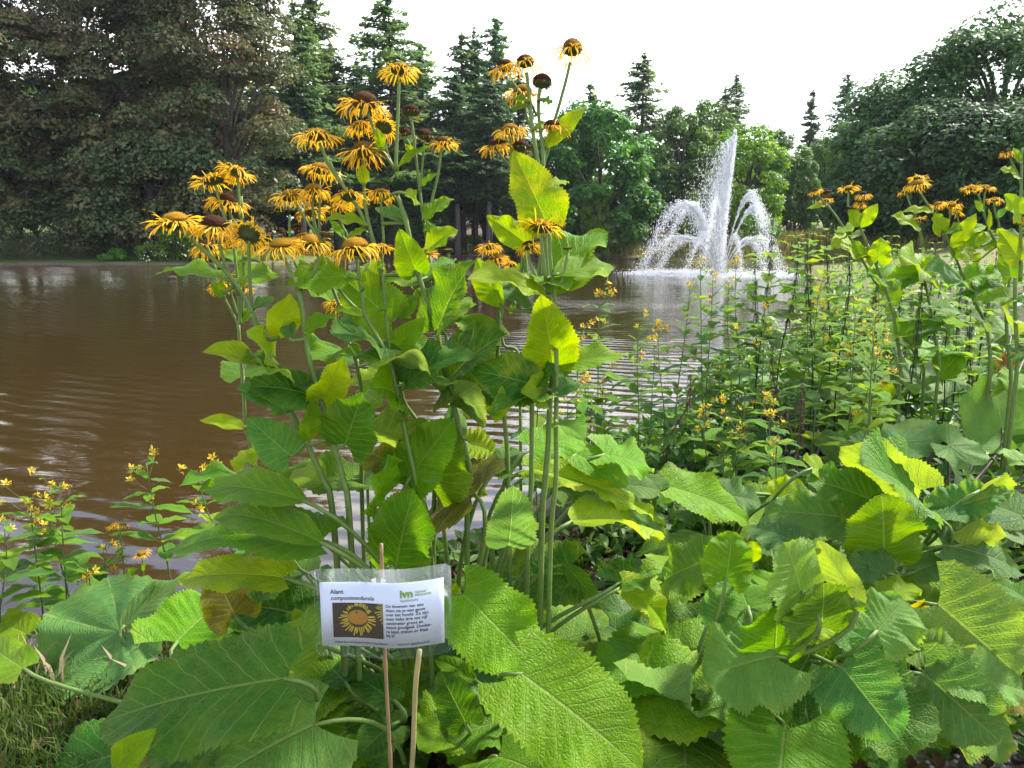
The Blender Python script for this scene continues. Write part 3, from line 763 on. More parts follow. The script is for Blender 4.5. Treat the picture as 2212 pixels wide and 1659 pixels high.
# ------------------------------------------------------------------ big leaves
PROF = {'broad': ([0, .04, .12, .22, .33, .46, .6, .74, .87, .95, 1], [.56, .80, .96, 1, 1, .96, .86, .69, .44, .22, 0]),
        'heart': ([0, .04, .12, .22, .33, .46, .6, .74, .87, .95, 1], [.50, .74, .93, 1, .99, .91, .76, .55, .30, .13, 0]),
        'egg': ([0, .05, .15, .28, .4, .55, .7, .84, .94, 1], [.16, .42, .76, .97, 1, .90, .68, .40, .16, 0]),
        'lance': ([0, .08, .2, .35, .5, .65, .8, .92, 1], [.10, .42, .80, 1, .95, .76, .48, .20, 0])}
def leaf_grid(L, Wd, kind='heart', fold=.15, curl=.5, wave=.05, seed=0, n=40, m=12, teeth=.05, lob=.42, curly=0.0):
    """a toothed leaf: stalk at the origin, tip on +Y at distance L, upper side +Z"""
    r = random.Random(seed)
    xs, ys = PROF[kind]
    s = np.linspace(0, 1, n + 1); t = np.linspace(-1, 1, 2 * m + 1)
    w = np.interp(s, xs, ys) * Wd * .5
    S, T = np.meshgrid(s, t, indexing='ij')
    Wg = np.repeat(w[:, None], 2 * m + 1, 1)
    A = np.abs(T)
    asym = 1 + .07 * r.uniform(-1, 1) * np.sign(T)
    tooth = np.where(np.arange(n + 1) % 2 == 0, 1.0, -.25)[:, None] * np.array([r.uniform(.5, 1.3) for _ in range(n + 1)])[:, None]
    tooth[0] = tooth[-1] = 0
    big = np.interp(s, np.linspace(0, 1, 9), [r.uniform(-1, 1) for _ in range(9)])[:, None]
    X = T * Wg * asym * (1 + (A > .99) * teeth * tooth * 1.3 + A ** 3 * big * .06)
    lobe = lob if kind in ('heart', 'broad') else .05
    Y = S * L - lobe * Wd * .5 * A ** 1.4 * (1 - S) ** 4 * (1 + .3 * A) + A * Wg * .10
    Y = Y + (A > .99) * teeth * Wd * .22 * tooth
    nv = 9
    ph = nv * (S - .34 * A + .10 * A * A)
    q = (np.abs((ph % 1) - .5) * 2) ** .8 - .5
    Z = fold * A * Wg * (1.0 - .35 * A) * 1.6 + .030 * Wd * q * np.sin(np.pi * np.clip(A, 0, 1)) * (Wg / (Wd * .5 + 1e-9))
    k1, k2, p1_, p2_ = r.uniform(1.6, 2.6), r.uniform(2.4, 3.8), r.uniform(0, 6.3), r.uniform(0, 6.3)
    sg = np.where(T < 0, p1_, p2_)
    Z = Z + wave * Wd * A ** 2.2 * (np.sin(2 * np.pi * k1 * S + sg) + .6 * np.sin(2 * np.pi * k2 * S + sg * 1.7)) * np.sin(np.pi * np.clip(S * .92 + .08, 0, 1)) ** .5
    if curly:
        Z = Z + curly * Wd * A ** 2 * .5 * np.sin(2 * np.pi * 7 * S + sg)
        X = X * (1 - .5 * curly * A)
    Z = Z + .03 * Wd * r.uniform(-1, 1) * np.sin(3 * S + p1_) * T
    # droop along the midrib
    th = curl * (S ** 1.3) - curl * .35
    ds = np.gradient(s) * L
    yc = np.concatenate(([0], np.cumsum(np.cos(th[:-1, m]) * ds[:-1]))); zc = np.concatenate(([0], np.cumsum(-np.sin(th[:-1, m]) * ds[:-1])))
    dy = Y - (S * L)
    Yb = yc[:, None] + np.cos(th) * dy + np.sin(th) * Z
    Zb = zc[:, None] - np.sin(th) * dy + np.cos(th) * Z
    V = np.stack((X, Yb, Zb), -1)
    tip = V[-1, m]
    a = math.atan2(tip[2], tip[1]); k = L / math.hypot(tip[1], tip[2])
    c_, s_ = math.cos(-a), math.sin(-a)
    y2 = (V[..., 1] * c_ - V[..., 2] * s_) * k; z2 = (V[..., 1] * s_ + V[..., 2] * c_) * k
    V = np.stack((V[..., 0], y2, z2), -1).reshape(-1, 3)
    U = np.stack((T * .5 + .5, S), -1).reshape(-1, 2)
    c = 2 * m + 1
    i = np.arange((n + 1) * c).reshape(n + 1, c)
    F = np.stack((i[:-1, :-1], i[:-1, 1:], i[1:, 1:], i[1:, :-1]), -1).reshape(-1, 4)
    return V, F, U
def round_grid(L, Wd, cup=.18, wave=.06, seed=0, n=64, m=9, gap=.42):
    """a kidney shaped butterbur leaf: stalk at the origin, far rim on +Y at L, width Wd"""
    r = random.Random(seed)
    ph = np.linspace(-math.pi + gap, math.pi - gap, n + 1); q = np.linspace(0, 1, m + 1) ** .85
    PH, Q = np.meshgrid(ph, q, indexing='ij')
    lob = 1 + .045 * np.cos(9 * PH + r.uniform(0, 6)) + .05 * np.sin(3 * PH + r.uniform(0, 6))
    tooth = 1 + .03 * np.where(np.arange(n + 1) % 2 == 0, 1, -.6)[:, None] * (Q > .99)
    back = 1 - .12 * np.exp(-((np.abs(PH) - math.pi) / .5) ** 2)
    R = Q * lob * tooth * back
    X = np.sin(PH) * R * Wd * .5
    Y = np.where(np.cos(PH) > 0, np.cos(PH) * R * L, np.cos(PH) * R * Wd * .42)
    p1_, p2_ = r.uniform(0, 6), r.uniform(0, 6)
    Z = cup * Wd * .5 * (Q ** 1.6) + wave * Wd * Q ** 2.2 * (np.sin(3 * PH + p1_) + .6 * np.sin(5 * PH + p2_) + .3 * np.sin(8 * PH + p1_))
    Z = Z - .022 * Wd * (np.abs(((PH / (2 * math.pi) + .5) * 9) % 1 - .5) < .10) * Q * (1 - Q) * 2
    V = np.stack((X, Y, Z), -1).reshape(-1, 3)
    U = np.stack((PH / (2 * math.pi) + .5, Q), -1).reshape(-1, 2)
    c = m + 1; i = np.arange((n + 1) * c).reshape(n + 1, c)
    F = np.stack((i[:-1, :-1], i[1:, :-1], i[1:, 1:], i[:-1, 1:]), -1).reshape(-1, 4)
    return V, F, U
M_BIG = leaf_mat('broad_leaf')
M_BUTTER = leaf_mat('butterbur_leaf', radial=True, rough=.62, trans=.25)
M_STALK = plain('green_stalk', (.105, .165, .030), .6, .35, 60, .3)
M_STALK2 = plain('purple_stalk', (.07, .045, .035), .6, .3, 60, .3)
TINT = {'g': (0.091, 0.213, 0.014), 'l': (0.119, 0.252, 0.020), 'y': (0.158, 0.267, 0.014), 'd': (0.040, 0.124, 0.016), 'b': (.070, .172, .044), 'p': (.128, .232, .052),  # p and b hold a pale bluish sky sheen in their colour
        'w': (0.296, 0.267, 0.030), 'o': (0.124, 0.111, 0.024), 'k': (0.084, 0.171, 0.049), 's': (0.071, 0.168, 0.020), 'r': (0.109, 0.049, 0.022), 'v': (0.203, 0.316, 0.016)}
NORM = {'c': (0, -.90, .45), 'u': (0, -.22, .97), 'm': (0, -.58, .80), 'l': (-.55, -.5, .65), 'r': (.55, -.5, .65), 'b': (0, .80, .55), 'x': (0, -1, -.05),
        'L': (-.85, -.35, .4), 'R': (.85, -.35, .4), 'B': (0, .97, -.1), 'U': (0, .15, .98)}
LEAFN = [0]
def leaf_obj(root, base, tip, wpx, nrm, col, fold=.15, curl=.5, kind='heart', dmg=.12, wave=.075, curly=0.0, teeth=.055, name='leaf', d=1.4, lob=.42, det=1.0, wmax=1.35, jit=.12):
    LEAFN[0] += 1
    sd = LEAFN[0] * 13 + 5
    base = Vector(base); tip = Vector(tip)
    Y = tip - base; L = Y.length; Y.normalize()
    N = Vector(NORM[nrm]) if isinstance(nrm, str) else Vector(nrm)
    r = random.Random(sd)
    N = N.normalized() + Vector((r.uniform(-jit, jit), r.uniform(-jit, jit), r.uniform(-jit, jit)))
    N = (N - Y * N.dot(Y)).normalized(); X = Y.cross(N).normalized()
    mid = base.lerp(tip, .4)
    a = proj(mid + X * .02); b = proj(mid - X * .02)
    m2 = proj(tip); m1 = proj(base)
    ax = Vector((m2[0] - m1[0], m2[1] - m1[1])); ax = ax.normalized() if ax.length > 1 else Vector((0, 1))
    wv = Vector((a[0] - b[0], a[1] - b[1]))
    perp = abs(wv.x * -ax.y + wv.y * ax.x) / .04
    perp = max(perp, .30 * 1702 / max(.3, mid.y))
    Wd = min(wpx / perp, L * wmax)
    if kind == 'round':
        V, F, U = round_grid(L, Wd * 1.0, fold, wave, sd)
    else:
        n = int(52 * det) // 2 * 2
        V, F, U = leaf_grid(L, Wd, kind, fold, curl, wave, sd, n, max(5, int(11 * det)), teeth, lob, curly)
    Rm = Matrix((X, Y, N)).transposed()
    V = V @ np.array(Rm).T + np.array(base - root.location)
    o = new_obj(name, mesh(name, V, F, U), M_BUTTER if kind == 'round' else M_BIG, root)
    c = TINT[col]; k = r.uniform(.88, 1.13)
    o.color = (c[0] * k, c[1] * k, c[2] * k, dmg)
    return o
def petiole(leaf, root, pts, r0=.004, r1=.0025, mat=None):
    rl = root.location
    if len(pts) == 4:
        a, b, c, e = [Vector(p) - rl for p in pts]
        q = [a * (1 - f) ** 3 + b * 3 * f * (1 - f) ** 2 + c * 3 * f * f * (1 - f) + e * f ** 3 for f in [i / 11 for i in range(12)]]
    else:
        q = smooth_path([Vector(p) - rl for p in pts], 4)
    MB().tube(q, [r0 + (r1 - r0) * i / (len(q) - 1) for i in range(len(q))], 6).build('petiole', mat or M_STALK, leaf)

# ------------------------------------------------------------------ flower heads
t = NT('disc_florets')
oi = t.n('ObjectInfo'); tcx = t.n('TexCoord').outputs['Object']
spx = t.n('SeparateXYZ', {0: tcx})
vo = t.n('TexVoronoi', {'Vector': tcx, 'Scale': 34.0})
ring_ = t.rng(spx.outputs[2], -.05, .22)
young = t.mix(t.noise(tcx, 9, 2), (.72, .34, .010), (.84, .46, .014))
old = t.mix(t.noise(tcx, 9, 2), (.075, .022, .007), (.15, .05, .012))
c = t.mix(t.math('MULTIPLY', ring_, oi.outputs['Alpha'], clamp=True), old, young)
c = t.mix(t.rng(vo.outputs['Distance'], .3, .8), c, t.mix(.25, c, (.02, .008, .003)))
M_DISC = t.out(t.prin(c, .75, t.bump(t.rng(vo.outputs['Distance'], .1, .6, 1, 0), 1.0, .06), .2))
t = NT('ray_petals')
oi = t.n('ObjectInfo'); ri = t.n('NewGeometry').outputs['Random Per Island']
c = t.mix(ri, (.76, .405, .005), (.85, .52, .012))
c = t.mix(1.0, c, oi.outputs['Color'], 'MULTIPLY')
M_PETAL = t.out(t.mixs(.4, t.prin(c, .5, None, .3), t.n('BsdfTranslucent', {'Color': t.n('HueSaturation', {'Value': 1.25, 'Color': c}).outputs[0]}).outputs[0]))
M_CALYX = plain('flower_bracts', (.050, .080, .022), .7, .4, 40, .4)
def disc_mesh(seed, hgt, flat=0.0):
    r = np.random.default_rng(seed)
    n, k = 11, 22
    V = []; F = []
    for i in range(n):
        f = i / (n - 1); a = f * math.pi * .56
        rad = math.sin(min(a, math.pi * .5)) if a <= math.pi * .5 else math.sin(math.pi * .5) - .12 * (f - .89) * 9
        z = math.cos(a) * hgt if a <= math.pi * .5 else -.12 * (f - .89) * 9
        for j in range(k):
            q = 2 * math.pi * (j + .5 * (i % 2)) / k
            b = 1 + r.uniform(-.05, .05)
            V.append((rad * math.cos(q) * b, rad * math.sin(q) * b, z + r.uniform(-.03, .05) - flat * (1 - rad) * .25))
    for i in range(n - 1):
        for j in range(k):
            F.append([i * k + j, (i + 1) * k + j, (i + 1) * k + (j + 1) % k, i * k + (j + 1) % k])
    F.append(list(range(k)))
    # stubby florets
    m = 170
    g = np.arange(m) + .5
    ph = np.arccos(1 - g / m * .98); th = math.pi * (1 + 5 ** .5) * g
    mb = MB(); mb.add(V, F)
    for a, q in zip(ph, th):
        c = np.array([math.sin(a) * math.cos(q), math.sin(a) * math.sin(q), math.cos(a) * hgt - flat * (1 - math.sin(a)) * .25])
        nn = np.array([math.sin(a) * math.cos(q), math.sin(a) * math.sin(q), math.cos(a) + .2]); nn /= np.linalg.norm(nn)
        t1 = np.cross(nn, [0, 0, 1.0]) + 1e-4; t1 /= np.linalg.norm(t1); t2 = np.cross(nn, t1)
        w = .042; h = r.uniform(.06, .13)
        mb.add([c + t1 * w, c + t2 * w, c - t1 * w, c - t2 * w, c + nn * h + r.normal(size=3) * .01], [[0, 1, 4], [1, 2, 4], [2, 3, 4], [3, 0, 4]])
    return mb.mesh('disc', True)
def petal_mesh(seed, n, length, droop, start, spread, ragged=.25, w=.060):
    """n narrow strap petals leaving a disc of radius 1; droop in radians at the tip"""
    r = np.random.default_rng(seed)
    mb = MB()
    for i in range(n):
        q = 2 * math.pi * (i + r.uniform(-.4, .4)) / n
        L = length * r.uniform(1 - ragged, 1.1); a = start + r.normal() * spread; dr = droop * r.uniform(.5, 1.35) + r.normal() * .12
        tw = r.normal() * .45; sw = r.normal() * .28
        k = 7; p = np.array([.92, 0, -.02 - r.uniform(0, .06)]); side = np.array([0, 1.0, 0])
        V = []
        for j in range(k + 1):
            f = j / k
            ww = w * (.55 + .75 * f ** .6) * (1 if f < .8 else (1 - f) * 3.4 + .32) * r.uniform(.9, 1.1)
            tt = tw * f * 2
            d = np.array([0, math.cos(tt), math.sin(tt)])
            V += [p - d * ww, p + d * ww]
            el = a - dr * f ** 1.3 + .25 * math.sin(f * 5 + i) * r.uniform(0, .6)
            p = p + np.array([math.cos(el), math.sin(sw * f * 2.2) * .8, math.sin(el)]) * (L / k)
        V = np.array(V); c_, s_ = math.cos(q), math.sin(q)
        V = np.stack((V[:, 0] * c_ - V[:, 1] * s_, V[:, 0] * s_ + V[:, 1] * c_, V[:, 2]), -1)
        mb.add(V, [[2 * j, 2 * j + 1, 2 * j + 3, 2 * j + 2] for j in range(k)])
    return mb.mesh('petals')
def calyx_mesh(seed):
    r = np.random.default_rng(seed)
    mb = MB()
    k = 16
    prof = [(.10, -.62), (.30, -.52), (.66, -.38), (.93, -.18), (1.0, -.02)]
    V = [(a * math.cos(2 * math.pi * j / k), a * math.sin(2 * math.pi * j / k), z) for a, z in prof for j in range(k)]
    mb.add(V, [[i * k + j, i * k + (j + 1) % k, (i + 1) * k + (j + 1) % k, (i + 1) * k + j] for i in range(len(prof) - 1) for j in range(k)])
    for row, (rad, z, L, out) in enumerate([(.98, -.12, .40, .3), (.85, -.28, .42, .55), (.60, -.42, .42, .8)]):
        for j in range(13):
            q = 2 * math.pi * (j + .5 * (row % 2) + r.uniform(-.2, .2)) / 13
            c_, s_ = math.cos(q), math.sin(q)
            w = .13
            pts = [(rad, -w, z), (rad, w, z), (rad + L * .5 * out, w * .8, z + L * .2 - r.uniform(0, .12)), (rad + L * .5 * out, -w * .8, z + L * .2), (rad + L * out * 1.1, 0, z + r.uniform(-.15, .2))]
            V = [(x * c_ - y * s_, x * s_ + y * c_, zz_) for x, y, zz_ in pts]
            mb.add(V, [[0, 1, 2, 3], [3, 2, 4]])
    return mb.mesh('calyx')
DISCS = {'F': [disc_mesh(1, .66), disc_mesh(2, .54, .2)], 'D': [disc_mesh(3, .90), disc_mesh(4, .76)], 'B': [disc_mesh(5, .85), disc_mesh(6, .8)], 'G': [disc_mesh(7, .25, .6)]}
PETS = {'F': [petal_mesh(11, 68, 1.7, 1.5, -.12, .28, .25, .050), petal_mesh(12, 70, 1.75, 1.7, -.18, .30, .28, .050), petal_mesh(13, 64, 1.7, 1.35, .02, .36, .3, .050), petal_mesh(19, 64, 1.7, 1.1, .1, .42, .35, .050)],
        'D': [petal_mesh(14, 66, 1.75, 1.15, -.30, .25, .2, .058), petal_mesh(15, 62, 1.8, 1.0, -.42, .28, .25, .058), petal_mesh(16, 66, 1.7, 1.3, -.15, .30, .25, .058)],
        'B': [petal_mesh(17, 16, 1.05, 1.2, -.5, .35, .5, .045), petal_mesh(18, 12, 1.0, 1.4, -.4, .4, .5, .045)]}
CALS = [calyx_mesh(31), calyx_mesh(32)]
for g_ in (DISCS['F'], DISCS['D'], DISCS['B'], DISCS['G']):
    for me_ in g_: me_.materials.append(M_DISC)
for g_ in PETS.values():
    for me_ in g_: me_.materials.append(M_PETAL)
for me_ in CALS: me_.materials.append(M_CALYX)
HN = [0]
def head(root, pos, axis, typ, span, lab=None):
    """a flower head; span is the real width across the petals"""
    HN[0] += 1
    r = random.Random(HN[0] * 7 + 1)
    rad = {'F': span / 4.05, 'D': span / 3.95, 'B': span / 2.9, 'G': span / 2.5}[typ]
    q = (Vector(axis) + Vector((r.uniform(-.16, .16), r.uniform(-.12, .16), 0))).to_track_quat('Z', 'Y') @ Matrix.Rotation(r.uniform(0, 6.28), 3, 'Z').to_quaternion()
    h = bpy.data.objects.new('flower_head', r.choice(CALS)); COL.objects.link(h)
    h.parent = root; h.location = Vector(pos) - root.location; h.rotation_mode = 'QUATERNION'; h.rotation_quaternion = q
    rad *= r.uniform(.9, 1.1); h.scale = (rad, rad, rad * r.uniform(.9, 1.15))
    d = bpy.data.objects.new('disc', r.choice(DISCS[typ])); COL.objects.link(d); d.parent = h
    d.color = (1, 1, 1, {'F': 1.0, 'D': r.choice([0.0, .05, .15, .45]), 'B': 0.0, 'G': .6}[typ])
    if typ == 'G':
        d.scale = (.95, .95, .8); d.color = (1, 1, 1, .45)
    if typ != 'G':
        p = bpy.data.objects.new('petals', r.choice(PETS[typ])); COL.objects.link(p); p.parent = h
        p['kind'] = 'stuff'
        p.color = {'F': (1, 1, 1, 1), 'D': (.9, .86, 1.0, 1), 'B': (.42, .26, .5, 1)}[typ]
    if lab: h['label'] = lab
    return h

# ------------------------------------------------------------------ flowering stalks, read from a survey list
# P name|label|category|group|depth   S region doff r_top r_bottom pts (G at the end: goes on to the ground)
# H region x y span type tiltx tilty doff          L region bx by tx ty w normal tint ddepth fold curl kind dmg
def parse_plants(text):
    for blk in [b for b in text.strip().split('\nP ') if b.strip()]:
        rows = blk.strip().split('\n')
        nm_, lab, cat, grp, d0 = rows[0].lstrip('P ').split('|')
        d0 = float(d0)
        chain = []; stems = []; heads = []; leaves = []
        foot = None
        for rw in rows[1:]:
            a = rw.split()
            if a[0] == 'S':
                g = a[-1] == 'G'
                pts = [P(*uv(a[1], *map(float, q.split(','))), d0 + float(a[2])) for q in (a[5:-1] if g else a[5:])]
                if g:
                    last = pts[-1]; dirn = (pts[-1] - pts[-2]); k = (last.z - gz(last.x, last.y)) / max(.05, -dirn.z)
                    ft = last + Vector((dirn.x * min(k, 1.5) * .6, .03, 0)); ft.z = gz(ft.x, ft.y) - .03
                    pts += [last.lerp(ft, .5) + Vector((0, .0, 0)), ft]
                    foot = foot or ft
                stems.append((pts, float(a[3]), float(a[4])))
            elif a[0] == 'H': heads.append(a)
            elif a[0] == 'L': leaves.append(a)
        if foot is None:
            foot = stems[0][0][-1].copy(); foot.z = gz(foot.x, foot.y)
        root = thing(nm_, foot, lab, cat, grp)
        mb = MB(); allp = []
        for pts, r0, r1 in stems:
            q = smooth_path([p - foot for p in pts], 4)
            mb.tube(q, [.84 * (r0 + (r1 - r0) * i / (len(q) - 1)) for i in range(len(q))], 7)
            allp += [p + foot for p in q]
        mb.build('stem', M_STALK, root)
        for a in heads:
            u_, v_ = uv(a[1], float(a[2]), float(a[3])); sp_ = float(a[4]) * REG[a[1]][2]
            tx, ty = float(a[6]), float(a[7]); dd = float(a[8]) if len(a) > 8 else 0.0
            # nearest stem point in the picture gives the distance
            best = min(allp, key=lambda p: (lambda w_: (w_[0] - u_) ** 2 + (w_[1] - v_) ** 2)(proj(p)))
            dep = best.y + dd
            head(root, P(u_, v_, dep), (tx, ty, 1.0), a[5], sp_ / 1702 * dep * 1.0)
        if 'clump' in grp or 'right bank' in grp:
            r = random.Random(int(foot.x * 1000) + 17)
            vlo, vhi = (600, 1060) if 'clump' in grp else (500, 860)
            cand = [p for p in allp if vlo < proj(p)[1] < vhi]
            step = .20; last = None; side = r.uniform(0, 6.28)
            for p in cand:
                if last is not None and (p - last).length < step: continue
                last = p; side += 2.4 + r.uniform(-.4, .4)
                f = min(1, max(0, (p.z - foot.z) / (1.0 if 'clump' in grp else 1.1)))
                L = (.20 - .10 * f) * r.uniform(.75, 1.2) * (1.0 if 'clump' in grp else 1.1)
                dr = Vector((math.cos(side), math.sin(side) * .8, r.uniform(-.25, .45))).normalized()
                b = p + Vector((dr.x, dr.y, .2)) * .02
                lf = leaf_obj(root, b, b + dr * L, 1e9, r.choice('uummclr'), r.choice('gssglydd'), fold=r.uniform(.1, .25), curl=r.uniform(.3, 1.0), kind=r.choice(['heart', 'egg', 'egg']), dmg=r.choice([.05, .15, .4]), det=.7, wmax=r.uniform(.62, .8))
                petiole(lf, root, [p, p.lerp(b, .4), p.lerp(b, .7), b], .0035, .003)
        for a in leaves:
            bx, by, tx, ty, w_ = map(float, a[2:7])
            k = REG[a[1]][2]; b_ = uv(a[1], bx, by); t_ = uv(a[1], tx, ty)
            near = min(allp, key=lambda p: (lambda q: (q[0] - b_[0]) ** 2 + (q[1] - b_[1]) ** 2)(proj(p)))
            opt = dict(fold=.16, curl=.5, kind='heart', dmg=.12)
            dd = float(a[9]) if len(a) > 9 else 0.0
            if len(a) > 10: opt['fold'] = float(a[10])
            if len(a) > 11: opt['curl'] = float(a[11])
            if len(a) > 12: opt['kind'] = {'h': 'heart', 'e': 'egg', 'n': 'lance', 'c': 'heart'}[a[12]]
            if len(a) > 12 and a[12] == 'c': opt['curly'] = .16
            if len(a) > 13: opt['dmg'] = float(a[13])
            n3 = Vector(NORM[a[7]])
            base = P(b_[0], b_[1], near.y + (.012 if n3.y > 0 else -.012) + (.5 * dd if abs(near.y - d0) > 9 else 0))
            tip = P(t_[0], t_[1], base.y + dd)
            lf = leaf_obj(root, base, tip, w_ * k, a[7], a[8], **opt)
            gap = (near - base).length
            if gap > .012:
                dirn = (tip - base).normalized()
                petiole(lf, root, [near, near.lerp(base, .4) + Vector((0, 0, .05 * gap)), base - dirn * min(.04, gap * .35), base + dirn * .004], .0042, .003)
CG = 'flowering stalks of the main yellow clump'
